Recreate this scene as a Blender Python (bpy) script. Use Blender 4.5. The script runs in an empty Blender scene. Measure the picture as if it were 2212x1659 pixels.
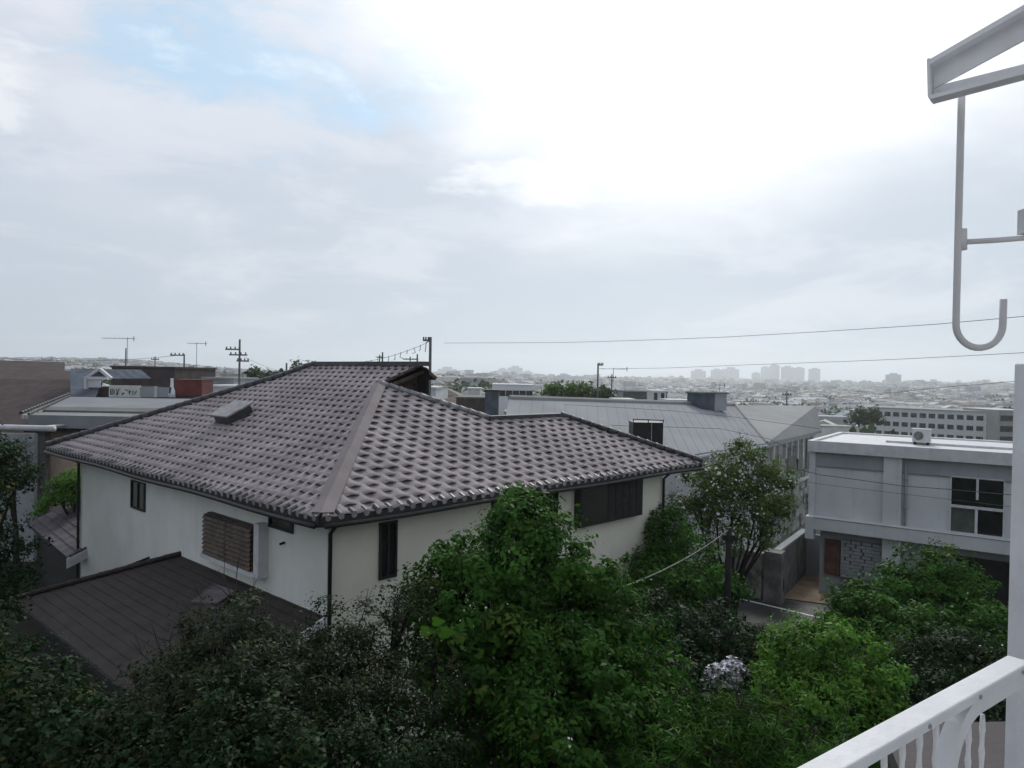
import bpy, math, random
import numpy as np
from mathutils import Vector, Matrix
random.seed(7)
RNG = np.random.default_rng(11)
sc = bpy.context.scene
COL = sc.collection

# ------------------------------------------------------------------ camera
F, CX, CY, H = 1519.0, 1106.0, 829.5, 9.0
ROLL, PITCH = math.radians(1.0), math.radians(-0.66)
def rot(v):
    x, y, z = v
    X = x*math.cos(ROLL)-y*math.sin(ROLL); Y = x*math.sin(ROLL)+y*math.cos(ROLL)
    yy = Y*math.cos(PITCH)+z*math.sin(PITCH); zz = -Y*math.sin(PITCH)+z*math.cos(PITCH)
    return (X, zz, yy)
cam = bpy.data.cameras.new('camera'); co = bpy.data.objects.new('camera', cam); COL.objects.link(co)
r_, u_, f_ = Vector(rot((1, 0, 0))), Vector(rot((0, 1, 0))), Vector(rot((0, 0, 1)))
M = Matrix((r_, u_, -f_)).transposed().to_4x4(); M.translation = (0, 0, H); co.matrix_world = M
cam.sensor_width = 36; cam.lens = 36*F/2212; cam.clip_start = .05; cam.clip_end = 30000
sc.camera = co
sc.view_settings.view_transform = 'Standard'; sc.view_settings.look = 'None'
sc.view_settings.exposure = 0.15; sc.view_settings.gamma = 1
sc.cycles.max_bounces = 6; sc.cycles.transparent_max_bounces = 6; sc.cycles.diffuse_bounces = 3
sc.cycles.use_denoising = True

# ------------------------------------------------------------------ sky
SUN_AZ, SUN_EL = math.radians(14), math.radians(36)
world = bpy.data.worlds.new('World'); sc.world = world; world.use_nodes = True
class NT:
    def __init__(s, tree): s.t = tree; s.n = tree.nodes; s.l = tree.links
    def new(s, ty, **k):
        n = s.n.new(ty)
        for a, b in k.items(): setattr(n, a, b)
        return n
    def put(s, v, sock):
        if hasattr(v, 'is_output'): s.l.new(v, sock)
        else: sock.default_value = v
    def m(s, op, a, b=0.0, c=None):
        n = s.new('ShaderNodeMath', operation=op); s.put(a, n.inputs[0]); s.put(b, n.inputs[1])
        if c is not None: s.put(c, n.inputs[2])
        return n.outputs[0]
    def mix(s, f, a, b, blend='MIX'):
        n = s.new('ShaderNodeMix', data_type='RGBA', blend_type=blend)
        s.put(f, n.inputs[0])
        for v, k in ((a, 6), (b, 7)):
            s.put(v if hasattr(v, 'is_output') else (*v[:3], 1), n.inputs[k])
        return n.outputs[2]
    def ramp(s, f, lo, hi):      # smooth step
        n = s.new('ShaderNodeMapRange', interpolation_type='SMOOTHSTEP'); s.put(f, n.inputs[0])
        n.inputs[1].default_value = lo; n.inputs[2].default_value = hi
        return n.outputs[0]
    def noise(s, vec, scale, detail=5, rough=.55, dist=0):
        n = s.new('ShaderNodeTexNoise'); s.put(vec, n.inputs['Vector']); n.inputs['Scale'].default_value = scale
        n.inputs['Detail'].default_value = detail; n.inputs['Roughness'].default_value = rough; n.inputs['Distortion'].default_value = dist
        return n.outputs[0]
W = NT(world.node_tree); bg = W.n['Background']
tc = W.new('ShaderNodeTexCoord'); sep = W.new('ShaderNodeSeparateXYZ'); W.l.new(tc.outputs['Generated'], sep.inputs[0])
X, Y, Z = sep.outputs
az = W.m('MULTIPLY', W.m('ARCTAN2', X, Y), 57.29578); el = W.m('MULTIPLY', W.m('ARCSINE', Z), 57.29578)
cmb = W.new('ShaderNodeCombineXYZ')
W.put(W.m('MULTIPLY', az, 1/40), cmb.inputs[0]); W.put(W.m('MULTIPLY', W.m('POWER', W.m('MAXIMUM', el, 0.0), .8), 1/7), cmb.inputs[1])
cmb.inputs[2].default_value = 3.3
vec = cmb.outputs[0]
n1 = W.noise(vec, 1.0, 6, .55, .3); n2 = W.noise(vec, 3.2, 7, .6, .5); n3 = W.noise(vec, 9, 6, .6, .2)
sky = W.new('ShaderNodeTexSky', sky_type='NISHITA', sun_disc=False, sun_elevation=SUN_EL, sun_rotation=SUN_AZ)
sky_c = W.mix(1.0, sky.outputs[0], (.09, .09, .09), 'MULTIPLY')
cl = W.mix(W.ramp(el, 0, 22), (.56, .625, .69), (.69, .735, .81))
cl = W.mix(W.ramp(az, -42, 5), W.mix(1.0, cl, (.93, .935, .955), 'MULTIPLY'), cl)
cl = W.mix(W.m('MULTIPLY', W.ramp(n1, .38, .62), .6), cl, (.47, .545, .64))
cl = W.mix(W.m('MULTIPLY', W.ramp(n2, .46, .66), .4), cl, (.80, .81, .87))
def ell(a0, e0, ra, re, warp=.5):
    da = W.m('DIVIDE', W.m('SUBTRACT', az, a0), ra); de = W.m('DIVIDE', W.m('SUBTRACT', el, e0), re)
    d = W.m('SQRT', W.m('ADD', W.m('MULTIPLY', da, da), W.m('MULTIPLY', de, de)))
    return W.m('ADD', d, W.m('ADD', W.m('MULTIPLY', W.m('SUBTRACT', n2, .5), warp), W.m('MULTIPLY', W.m('SUBTRACT', n3, .5), warp*.55)))
# gap in the cloud showing blue
gap = W.m('SUBTRACT', 1.0, W.ramp(ell(-19.5, 22.5, 13, 6.5, 2.6), .15, 1.15))
blue = W.mix(.6, sky_c, (.46, .76, 1.0))
cl = W.mix(W.m('MULTIPLY', gap, .8), cl, blue)
# small bright cumulus heads
c1 = W.m('SUBTRACT', 1.0, W.ramp(ell(-39.5, 17.6, 7.0, 3.0, 3.4), .45, 1.25))
cl = W.mix(W.m('MULTIPLY', c1, .6), cl, (.90, .91, .94))
c2 = W.m('SUBTRACT', 1.0, W.ramp(ell(3.2, 15.3, 6.5, 2.0, 4.0), .3, 1.2))
cl = W.mix(W.m('MULTIPLY', c2, .5), cl, (.97, .98, 1.0))
c3 = W.m('SUBTRACT', 1.0, W.ramp(ell(-17.5, 22.5, 7.0, 1.6, 5.0), .2, 1.2))
cl = W.mix(W.m('MULTIPLY', c3, .5), cl, (.85, .9, .96))
# veiled sun glow
sd = Vector((math.sin(SUN_AZ)*math.cos(SUN_EL), math.cos(SUN_AZ)*math.cos(SUN_EL), math.sin(SUN_EL)))
dp = W.new('ShaderNodeVectorMath', operation='DOT_PRODUCT'); W.l.new(tc.outputs['Generated'], dp.inputs[0]); dp.inputs[1].default_value = sd
ang = W.m('MULTIPLY', W.m('ARCCOSINE', W.m('MINIMUM', dp.outputs['Value'], 1.0)), 57.29578)
angn = W.m('ADD', ang, W.m('MULTIPLY', W.m('SUBTRACT', n1, .5), 14))
glow = W.m('SUBTRACT', 1.0, W.ramp(angn, 11, 29.5))
cl = W.mix(glow, cl, (1.25, 1.25, 1.27))
back = W.ramp(Y, -.35, .35)       # sky dimmed behind the viewer
cl = W.mix(back, W.mix(1.0, cl, (.62, .63, .66), 'MULTIPLY'), cl)
W.l.new(cl, bg.inputs[0]); bg.inputs[1].default_value = 1.0
sun = bpy.data.lights.new('sun', 'SUN'); so = bpy.data.objects.new('sun', sun); COL.objects.link(so)
sun.energy = 1.5; sun.angle = math.radians(14); sun.color = (1, .97, .92)
so.rotation_euler = (-sd).to_track_quat('-Z', 'Y').to_euler()

# ------------------------------------------------------------------ helpers
def Dd(sx, sy): return rot(((sx-CX)/F, -(sy-CY)/F, 1.0))
def P(sx, sy, d):
    a = Dd(sx, sy); k = d/a[1]; return Vector((a[0]*k, d, H+a[2]*k))
def PZ(sx, sy, z):
    a = Dd(sx, sy); k = (z-H)/a[2]; return Vector((a[0]*k, a[1]*k, z))
def PPL(sx, sy, O, n):
    d = Vector(Dd(sx, sy)); c = Vector((0, 0, H)); return c+d*(((O-c).dot(n))/d.dot(n))

def mat(name, c, rough=.8, var=.12, scale=3.0, bump=0.0, bscale=30, streak=0.0, spec=.3, c2=None, metal=0, coord='Object'):
    m = bpy.data.materials.new(name); m.use_nodes = True; T = NT(m.node_tree); b = T.n['Principled BSDF']
    tcn = T.new('ShaderNodeTexCoord'); v = tcn.outputs[coord]
    n = T.noise(v, scale, 6, .6)
    lo = tuple(x*(1-var*2.2) for x in c) if c2 is None else c2
    col = T.mix(T.ramp(n, .3, .72), lo, tuple(min(1, x*(1+var)) for x in c))
    if streak:
        mp = T.new('ShaderNodeMapping'); T.l.new(v, mp.inputs[0]); mp.inputs['Scale'].default_value = (3.5, 3.5, .25)
        s = T.ramp(T.noise(mp.outputs[0], 1.6, 6, .6), .52, .78)
        col = T.mix(T.m('MULTIPLY', s, streak), col, tuple(x*.45 for x in c))
    if name in ('roof_tile_clay', 'dark_brown_shingle', 'hip_cap_clay'):
        sp = T.ramp(T.noise(v, 7, 5, .7), .60, .74); big = T.ramp(T.noise(v, .35, 4, .6), .4, .7)
        col = T.mix(T.m('MULTIPLY', T.m('MULTIPLY', sp, big), .45), col, tuple(x*.35 for x in c)); sp2 = T.ramp(T.noise(v, 15, 3, .6), .66, .75)
        col = T.mix(T.m('MULTIPLY', sp2, .3), col, tuple(min(1, x*1.7) for x in c))
    T.l.new(col, b.inputs['Base Color']); b.inputs['Roughness'].default_value = rough
    b.inputs['Specular IOR Level'].default_value = spec; b.inputs['Metallic'].default_value = metal
    if bump:
        bp = T.new('ShaderNodeBump'); bp.inputs['Strength'].default_value = bump; bp.inputs['Distance'].default_value = .03
        T.l.new(T.noise(v, bscale, 4, .6), bp.inputs['Height']); T.l.new(bp.outputs[0], b.inputs['Normal'])
    return m

def leafmat(name, c, c2, trans=.35, rough=.55):
    m = bpy.data.materials.new(name); m.use_nodes = True; T = NT(m.node_tree)
    T.n.remove(T.n['Principled BSDF']); out = T.n['Material Output']
    at = T.new('ShaderNodeAttribute', attribute_name='tint'); sp = T.new('ShaderNodeSeparateColor'); T.l.new(at.outputs['Color'], sp.inputs[0])
    col = T.mix(sp.outputs[0], c, c2)
    col = T.mix(T.m('MULTIPLY', sp.outputs[1], .6), col, (.13, .12, .03))
    gl = T.new('ShaderNodeBsdfPrincipled'); T.l.new(col, gl.inputs['Base Color']); gl.inputs['Roughness'].default_value = rough
    gl.inputs['Specular IOR Level'].default_value = .08
    tr = T.new('ShaderNodeBsdfTranslucent'); T.l.new(T.mix(1.0, col, (.95, 1.25, .5), 'MULTIPLY'), tr.inputs[0])
    mx = T.new('ShaderNodeMixShader'); mx.inputs[0].default_value = trans
    T.l.new(gl.outputs[0], mx.inputs[1]); T.l.new(tr.outputs[0], mx.inputs[2]); T.l.new(mx.outputs[0], out.inputs['Surface'])
    return m

class MB:
    def __init__(s): s.v = []; s.f = []; s.mi = []
    def quad(s, *pts, m=0):
        i = len(s.v); s.v += [tuple(p) for p in pts]; s.f.append(tuple(range(i, i+len(pts)))); s.mi.append(m); return s
    def box(s, lo, hi, fr=None, m=0):
        """axis box in the frame fr=(O, ex, ey, ez)"""
        O, ex, ey, ez = fr or (Vector((0, 0, 0)), Vector((1, 0, 0)), Vector((0, 1, 0)), Vector((0, 0, 1)))
        i = len(s.v)
        for k in range(8):
            a = hi[0] if k & 1 else lo[0]; b = hi[1] if k & 2 else lo[1]; c = hi[2] if k & 4 else lo[2]
            s.v.append(tuple(O+ex*a+ey*b+ez*c))
        for f in ((0, 2, 3, 1), (4, 5, 7, 6), (0, 1, 5, 4), (2, 6, 7, 3), (0, 4, 6, 2), (1, 3, 7, 5)):
            s.f.append(tuple(i+q for q in f)); s.mi.append(m)
        return s
    def tube(s, pts, rad, n=8, m=0, cap=True):
        pts = [Vector(p) for p in pts]; rs = rad if hasattr(rad, '__len__') else [rad]*len(pts)
        base = len(s.v); up = None
        for k, p in enumerate(pts):
            t = (pts[min(k+1, len(pts)-1)]-pts[max(k-1, 0)]).normalized()
            if up is None: up = t.orthogonal().normalized()
            up = (up-t*up.dot(t)).normalized(); w = t.cross(up)
            for j in range(n):
                a = 2*math.pi*j/n; s.v.append(tuple(p+(up*math.cos(a)+w*math.sin(a))*rs[k]))
        for k in range(len(pts)-1):
            for j in range(n):
                a = base+k*n+j; b = base+k*n+(j+1) % n; s.f.append((a, b, b+n, a+n)); s.mi.append(m)
        if cap:
            s.f.append(tuple(base+j for j in range(n))[::-1]); s.f.append(tuple(base+(len(pts)-1)*n+j for j in range(n))); s.mi += [m, m]
        return s
    def slab(s, pts, t=.12, m=0):
        """polygon with thickness t downward"""
        i = len(s.v); n = len(pts); s.v += [tuple(p) for p in pts]+[(p[0], p[1], p[2]-t) for p in pts]
        s.f.append(tuple(range(i, i+n))); s.f.append(tuple(range(i+2*n-1, i+n-1, -1))); s.mi += [m, m]
        for k in range(n):
            q = (k+1) % n; s.f.append((i+k, i+q, i+n+q, i+n+k)); s.mi.append(m)
        return s
    def build(s, name, mats, parent=None, smooth=False, origin=None):
        me = bpy.data.meshes.new(name); o0 = Vector(origin) if origin is not None else Vector((0, 0, 0))
        me.from_pydata([tuple(Vector(v)-o0) for v in s.v], [], s.f)
        for mm in (mats if isinstance(mats, (list, tuple)) else [mats]): me.materials.append(mm)
        me.polygons.foreach_set('material_index', s.mi)
        if smooth: me.polygons.foreach_set('use_smooth', [True]*len(s.f))
        me.update(); o = bpy.data.objects.new(name, me); COL.objects.link(o)
        o.location = o0
        if parent: o.parent = parent; o.location = o0-(Vector(parent.location) if parent.parent is None else Vector(parent.location)+Vector(parent.parent.location))
        return o
def build_root(mb, name, mats, label, cat, group=None, smooth=False):
    vs = np.array(mb.v); c = Vector(((vs[:, 0].min()+vs[:, 0].max())/2, (vs[:, 1].min()+vs[:, 1].max())/2, vs[:, 2].min()))
    o = mb.build(name, mats, None, smooth, c); return tag(o, label, cat, group)
def tag(o, label=None, cat=None, group=None, kind=None):
    for k, v in (('label', label), ('category', cat), ('group', group), ('kind', kind)):
        if v: o[k] = v
    return o
def empty(name, loc, label, cat, group=None):
    o = bpy.data.objects.new(name, None); COL.objects.link(o); o.location = loc; o.empty_display_size = .2
    return tag(o, label, cat, group)
def fast_mesh(name, V, Q, mats, parent=None, tint=None, midx=None, smooth=False):
    """V (n,3) float, Q (m,4) int"""
    me = bpy.data.meshes.new(name); V = np.asarray(V, np.float32); Q = np.asarray(Q, np.int32); k = Q.shape[1]
    me.vertices.add(len(V)); me.vertices.foreach_set('co', V.ravel())
    me.loops.add(Q.size); me.loops.foreach_set('vertex_index', Q.ravel())
    me.polygons.add(len(Q)); me.polygons.foreach_set('loop_start', np.arange(0, Q.size, k, dtype=np.int32))
    for mm in (mats if isinstance(mats, (list, tuple)) else [mats]): me.materials.append(mm)
    if midx is not None: me.polygons.foreach_set('material_index', np.asarray(midx, np.int32))
    if smooth: me.polygons.foreach_set('use_smooth', np.ones(len(Q), bool))
    me.update(calc_edges=True)
    if tint is not None:
        a = me.color_attributes.new('tint', 'FLOAT_COLOR', 'POINT'); a.data.foreach_set('color', np.asarray(tint, np.float32).ravel())
    o = bpy.data.objects.new(name, me); COL.objects.link(o)
    if parent:
        o.parent = parent; o.location = -Vector(parent.location)
    return o

# ------------------------------------------------------------------ materials
M_ = {}
M_['tile'] = mat('roof_tile_clay', (.35, .308, .31), .8, .12, .6, .15, 60, spec=.18)
M_['tile_flat'] = mat('hip_cap_clay', (.235, .205, .208), .8, .07, 1.2, .05, 40, spec=.2)
M_['tile_dark'] = mat('dark_ridge_tile', (.05, .048, .052), .4, .2, 3, .2, 60, spec=.5)
M_['tile_pale'] = mat('eave_tile_end', (.30, .29, .29), .5, .2, 5)
M_['brown_roof'] = mat('dark_brown_shingle', (.038, .029, .027), .7, .15, 2.5, .35, 80, spec=.35)
M_['stucco'] = mat('white_stucco_wall', (.79, .80, .755), .9, .035, .8, .12, 90, streak=.16)
M_['stucco_w'] = mat('cream_stucco_wall', (.79, .76, .65), .9, .035, .8, .12, 90, streak=.16)
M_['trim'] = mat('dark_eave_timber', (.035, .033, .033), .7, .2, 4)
M_['white'] = mat('white_paint', (.76, .77, .80), .5, .04, 5, .10, 45, streak=.14)
M_['white2'] = mat('weathered_white_paint', (.62, .62, .63), .6, .06, 3, .08, 60, streak=.12)
M_['shut'] = mat('brown_shutter_slat', (.105, .075, .055), .6, .2, 5)
M_['shut_dark'] = mat('dark_shutter', (.032, .026, .025), .6, .2, 5)
M_['glass'] = mat('dark_window_glass', (.018, .018, .02), .12, .1, 2, spec=.6)
M_['glass2'] = mat('greenish_curtained_glass', (.10, .115, .10), .2, .15, 2, spec=.6)
M_['frame'] = mat('dark_bronze_frame', (.03, .028, .028), .5, .1, 3)
M_['grey_metal'] = mat('grey_metal_roof', (.25, .265, .27), .8, .07, .5, .08, 20, streak=.1, spec=.15)
M_['grey_metal2'] = mat('trough_shade_metal', (.19, .185, .175), .8, .1, .5, .08, 20, spec=.1)  # brownish tone paints the shading of the trough across the roof
M_['brown_big'] = mat('brown_slate_roof', (.105, .086, .083), .95, .1, 1.2, .35, 14, spec=.05)
M_['brown_slate2'] = mat('porch_tile', (.13, .115, .125), .7, .2, 2, .2, 40)
M_['slate'] = mat('blue_grey_slate', (.11, .13, .16), .95, .16, 1.5, .3, 12, spec=.05)
M_['beige'] = mat('salmon_beige_wall', (.66, .50, .40), .9, .06, 1, .1, 60, streak=.1)
M_['concrete'] = mat('grey_concrete', (.35, .37, .385), .9, .07, .7, .1, 40, streak=.22)
M_['concrete_l'] = mat('pale_concrete', (.60, .615, .62), .85, .05, .6, .08, 40, streak=.3)
M_['concrete_d'] = mat('stained_concrete', (.20, .20, .19), .9, .2, 2.0, .5, 18, streak=.4)
M_['stone'] = mat('rough_stone_facing', (.36, .36, .33), .9, .3, 1.6, .8, 9, streak=.3)
M_['roof_grey'] = mat('grey_roofing_sheet', (.31, .322, .335), .9, .05, .25, .06, 8, spec=.08)
M_['roof_pale'] = mat('pale_roofing_sheet', (.36, .36, .35), .9, .06, .3, .08, 8, spec=.08)
M_['brick'] = mat('dull_red_door_panel', (.16, .085, .065), .8, .2, 3, .2, 30)
M_['tan'] = mat('tan_paving', (.30, .225, .15), .9, .1, 1.4, .2, 30, c2=(.2, .15, .10))
M_['asphalt'] = mat('wet_asphalt', (.05, .05, .052), .6, .2, 1.5, .3, 60)
M_['line'] = mat('road_marking_white', (.75, .75, .75), .7, .1, 9)
M_['soil'] = mat('garden_soil', (.022, .02, .014), .95, .3, 1.0, .6, 10, c2=(.012, .018, .008))
M_['bark'] = mat('dark_bark', (.04, .033, .028), .9, .25, 8, .6, 40)
M_['twig'] = mat('grey_twig', (.035, .032, .026), .9, .2, 8)
M_['pole'] = mat('dark_weathered_pole', (.022, .02, .02), .8, .2, 5, .2, 40)
M_['polegrey'] = mat('grey_concrete_pole', (.12, .12, .12), .8, .15, 3)
M_['cable'] = mat('black_cable', (.10, .10, .10), .6)
M_['rope'] = mat('pale_rope', (.32, .30, .27), .8, .3, 12)
M_['red'] = mat('red_painted_sheet', (.16, .045, .04), .7, .12, 2)
M_['sign'] = mat('off_white_sign', (.62, .62, .58), .7, .06, 2)
M_['black'] = mat('black_sheet_metal', (.018, .018, .02), .5, .2, 3)
M_['car'] = mat('dark_blue_car_paint', (.02, .024, .035), .25, .05, 3, spec=.6)
M_['petal'] = mat('pale_blossom', (.66, .64, .70), .7, .08, 30)
M_['balfloor'] = mat('brown_lower_roof', (.085, .075, .076), .8, .1, 1.0, .2, 20)

# ------------------------------------------------------------------ terrain
def sst(a, b, x):
    t = np.clip((x-a)/(b-a), 0, 1); return t*t*(3-2*t)
def terrain(x, y):
    r = np.hypot(x, y); az = np.degrees(np.arctan2(x, np.maximum(y, 1e-3)))
    right = sst(-6, 14, az)
    zl = -1.2*sst(50, 110, r)+3.0*sst(150, 700, r)+3*sst(1500, 3000, r)
    zr = -13.0*sst(55, 220, r)+9*sst(900, 2600, r)+6*sst(2600, 4200, r)
    z = zl*(1-right)+zr*right
    hills = (np.sin(x/210+1.3)*np.cos(y/330)+.6*np.sin(x/97+y/140)+.35*np.sin(x/41-y/63))
    z = z+hills*1.6*sst(250, 700, r)+np.maximum(hills, 0)*5*sst(1300, 2600, r)*(.3+right)
    return z+20*sst(900, 1700, r)*(1-sst(-30, -17, az))
a_ = np.radians(np.linspace(-180, 180, 241)); rr_ = np.concatenate([[0.5], np.linspace(6, 60, 14), np.geomspace(70, 5600, 70)])
A, R_ = np.meshgrid(a_, rr_); tx, ty = R_*np.sin(A), R_*np.cos(A)
tz = np.where(ty > 0, terrain(tx, ty), -3.0*sst(60, 200, np.hypot(tx, ty)))
blend = sst(-.2, .25, ty/np.maximum(R_, 1)); tz = terrain(tx, np.abs(ty)+1)*blend + (-4.0*sst(60, 300, R_))*(1-blend)
V = np.stack([tx, ty, tz-.02], -1).reshape(-1, 3); nA = len(a_); nR = len(rr_)
Q = np.array([(i*nA+j, i*nA+j+1, (i+1)*nA+j+1, (i+1)*nA+j) for i in range(nR-1) for j in range(nA-1)])
M_['ground'] = mat('town_ground', (.15, .16, .14), .95, .2, .02, 0, 1, c2=(.07, .09, .055))
g = fast_mesh('ground', V, Q, M_['ground'], smooth=True); tag(g, kind='structure')
def TZ(x, y): return float(terrain(np.array(float(x)), np.array(float(y))))

# garden soil sheet and the street
sb = MB(); sb.quad((-30, -2, .004), (8.6, -2, .004), (8.6, 33, .004), (-30, 33, .004))
tag(sb.build('garden_ground', M_['soil']), kind='structure')
ra, rb = PZ(1590, 1292, 0), PZ(1730, 1325, 0); rd = (rb-ra).normalized(); rn = Vector((-rd.y, rd.x, 0))
if rn.y < 0: rn = -rn
st = MB(); p0, p1 = ra-rd*26, rb+rd*24
st.quad(p0-rn*5+Vector((0, 0, .008)), p1-rn*5+Vector((0, 0, .008)), p1+rn*1.2+Vector((0, 0, .008)), p0+rn*1.2+Vector((0, 0, .008)))
tag(st.build('street', M_['asphalt']), kind='structure')
ml = MB(); up4 = Vector((0, 0, .012)); ml.quad(p0-rn*.07+up4, p1-rn*.07+up4, p1+rn*.07+up4, p0+rn*.07+up4)
tag(ml.build('road_marking', M_['line']), kind='structure')

# ------------------------------------------------------------------ main tiled house
N0 = P(692, 1118, 14); EZ = N0.z; L0 = PZ(103, 965, EZ); R0 = PZ(1515, 1000, EZ)
e1 = (L0-N0).normalized(); e2 = (R0-N0).normalized(); lenL, lenR = (L0-N0).length, (R0-N0).length
TAN = .49
house = empty('tiled_house', (N0.x, N0.y+3, 0), 'two storey white stucco house under a large grey-purple wave-tiled hip roof, biggest in view', 'house')
class Slope:
    def __init__(s, O, e, inside):
        s.O = O; s.e = e.copy(); p = Vector((-e.y, e.x, 0))
        if p.dot(inside-O) < 0: p = -p
        s.p = p; s.s = (p+Vector((0, 0, TAN))).normalized(); s.n = s.e.cross(s.s)
        if s.n.z < 0: s.n = -s.n
    def at(s, sx, sy):
        X = PPL(sx, sy, s.O, s.n)-s.O; return (X.dot(s.e), X.dot(s.s))
    def w(s, a, b, h=0): return s.O+s.e*a+s.s*b+s.n*h
inside = (L0+R0)/2
SL = Slope(N0, e1, inside); SR = Slope(N0, e2, inside)
apex = SL.at(820, 831)
polyL = [(0, 0), (lenL, 0), SL.at(590, 821), (10.3, 7.2), (4.45, 7.2), (apex[0], apex[1])]
ar = SR.at(820, 831); fr_ = SR.at(1050, 902); gr_ = SR.at(1215, 902)
bR = (fr_[1]+gr_[1])/2; polyR = [(0, 0), (lenR, 0), (gr_[0], bR), (fr_[0], bR), (ar[0], ar[1])]

def tiled(slope, poly, name, parent, mtl, tw=.35, tc=.315, amp=.054, step=.032, sub=6):
    """courses of wave tiles, each course overhanging the next one below, joints staggered"""
    poly = np.array(poly); bmax = poly[:, 1].max()
    def rng(b):
        xs = []
        for i in range(len(poly)):
            (a0, b0), (a1, b1) = poly[i], poly[(i+1) % len(poly)]
            if (b0 <= b <= b1 or b1 <= b <= b0) and abs(b1-b0) > 1e-6:
                xs.append(a0+(a1-a0)*(b-b0)/(b1-b0))
        return (min(xs), max(xs)) if xs else None
    VV, QQ = [], []; nb = 0
    O = np.array(slope.O); e = np.array(slope.e); s = np.array(slope.s); n = np.array(slope.n)
    K = int(bmax/tc)
    for k in range(K+1):
        rows = []
        b0 = k*tc; b1 = min(b0+tc, bmax-.001)
        if b1-b0 < .02: continue
        jit = RNG.normal(0, .004, 400)
        for bb, hh in ((b0-.05, step-.010), (b0-.05, step+.006), (b0+.35*tc, step*.55), (b1+.03, -.005)):
            rg = rng(min(max(bb, .001), bmax-.002))
            if rg is None: break
            a0, a1 = rg; g0 = math.floor(polyL[0][0]/tw)-1; cnt = int((max(poly[:, 0]))/tw*sub)+2*sub
            a = (np.arange(cnt)+g0*sub)*tw/sub
            ph = a/tw+.5*(k % 2); ti = np.floor(ph).astype(int)
            h = amp*np.sin(2*np.pi*ph)*.5+hh+jit[np.abs(ti) % 400]*1.3
            ac = np.clip(a, a0, a1)
            rows.append(O+ac[:, None]*e+bb*s+h[:, None]*n)
        if len(rows) < 4: continue
        cnt = len(rows[0]); VV += rows
        i = np.arange(cnt-1)
        for r in range(3):
            base = nb+r*cnt; q = np.stack([base+i, base+i+1, base+cnt+i+1, base+cnt+i], 1)
            w = np.linalg.norm(rows[r][1:]-rows[r][:-1], axis=1)+np.linalg.norm(rows[r+1][1:]-rows[r+1][:-1], axis=1)
            QQ.append(q[w > .002])
        nb += 4*cnt
    V = np.concatenate(VV); Q = np.concatenate(QQ)
    return fast_mesh(name, V, Q, mtl, parent, smooth=False)
roofL = tiled(SL, polyL, 'roof', house, M_['tile']); roofL['label'] = 'wave-tiled roof slope with a small vent hatch'
roofR = tiled(SR, polyR, 'roof', house, M_['tile'], tw=.46, tc=.30); roofR['label'] = 'wave-tiled roof slope over the side with the wide dark window'
# under-deck, rear slopes and soffit
dk = MB()
for S, poly in ((SL, polyL), (SR, polyR)):
    dk.quad(*[S.w(a, b, -.05) for a, b in poly])
ridgeL, ridgeR = SL.w(10.3, 7.2), SL.w(4.45, 7.2)
apexW = SL.w(*apex); FW, GW = SR.w(fr_[0], bR), SR.w(gr_[0], bR); hipT = SL.w(*SL.at(590, 821))
perpL = SL.p
rear1, rear2 = ridgeL+perpL*1.0-Vector((0, 0, .49)), ridgeR+perpL*.3-Vector((0, 0, .15))
dk.quad(rear1, rear2, rear2-Vector((0, 0, 3)), rear1-Vector((0, 0, 3)))
dk.quad(ridgeL, ridgeR, rear2, rear1)
dk.quad(L0, hipT, ridgeL, rear1, L0+e2*9)
back_w = Vector((R0.x-2, R0.y+5, EZ))
dk.quad(FW, GW, GW+SR.p*4-Vector((0, 0, 2)), FW+SR.p*4-Vector((0, 0, 2)))
dk.quad(GW, R0, R0+e1*6, GW+SR.p*4-Vector((0, 0, 2)))
dk.build('roof_deck', M_['tile_dark'], house)
def PR_(a, b): return N0+e1*a+e2*b     # plan coordinates on the eave plane
sf = MB(); sf.slab([PR_(.03, .03)-Vector((0, 0, .10)), PR_(lenL, .03)-Vector((0, 0, .10)), PR_(lenL, lenR-.2)-Vector((0, 0, .10)), PR_(.03, lenR)-Vector((0, 0, .10))], .1)
sf.build('soffit', M_['trim'], house)
# eave: dark bed with round tile ends
for S, ln in ((SL, lenL), (SR, lenR)):
    out = -S.p
    bd = MB(); bd.box((0, -.03, -.20), (ln, .05, -.012), (S.O, S.e, out, Vector((0, 0, 1)))); bo = bd.build('fascia', M_['trim'], house)
    gt = MB(); gt.tube([S.O+S.e*t+out*.10+Vector((0, 0, -.17-.02*math.sin(t*.9))) for t in np.linspace(.05, ln-.05, 24)], .055, 7)
    gt.build('gutter', M_['frame'], house, True)
    td = MB(); k = 0; t = .15
    while t < ln-.05:
        c = S.O+S.e*t+out*.055+Vector((0, 0, -.02)); r = .072
        i0 = len(td.v)
        for q in range(10):
            an = 2*math.pi*q/10; td.v.append(tuple(c+S.e*(r*math.cos(an))+Vector((0, 0, r*math.sin(an)))))
        for q in range(10):
            an = 2*math.pi*q/10; td.v.append(tuple(c-out*.16+S.s*.0+Vector((0, 0, .06))+S.e*(r*math.cos(an))+Vector((0, 0, r*math.sin(an)))))
        td.f.append(tuple(range(i0, i0+10))); td.mi.append(0)
        for q in range(10):
            td.f.append((i0+q, i0+(q+1) % 10, i0+10+(q+1) % 10, i0+10+q)); td.mi.append(1)
        t += .30
    td.build('eave_tile_row', [M_['tile_pale'], M_['tile_dark']], house, False)
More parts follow.
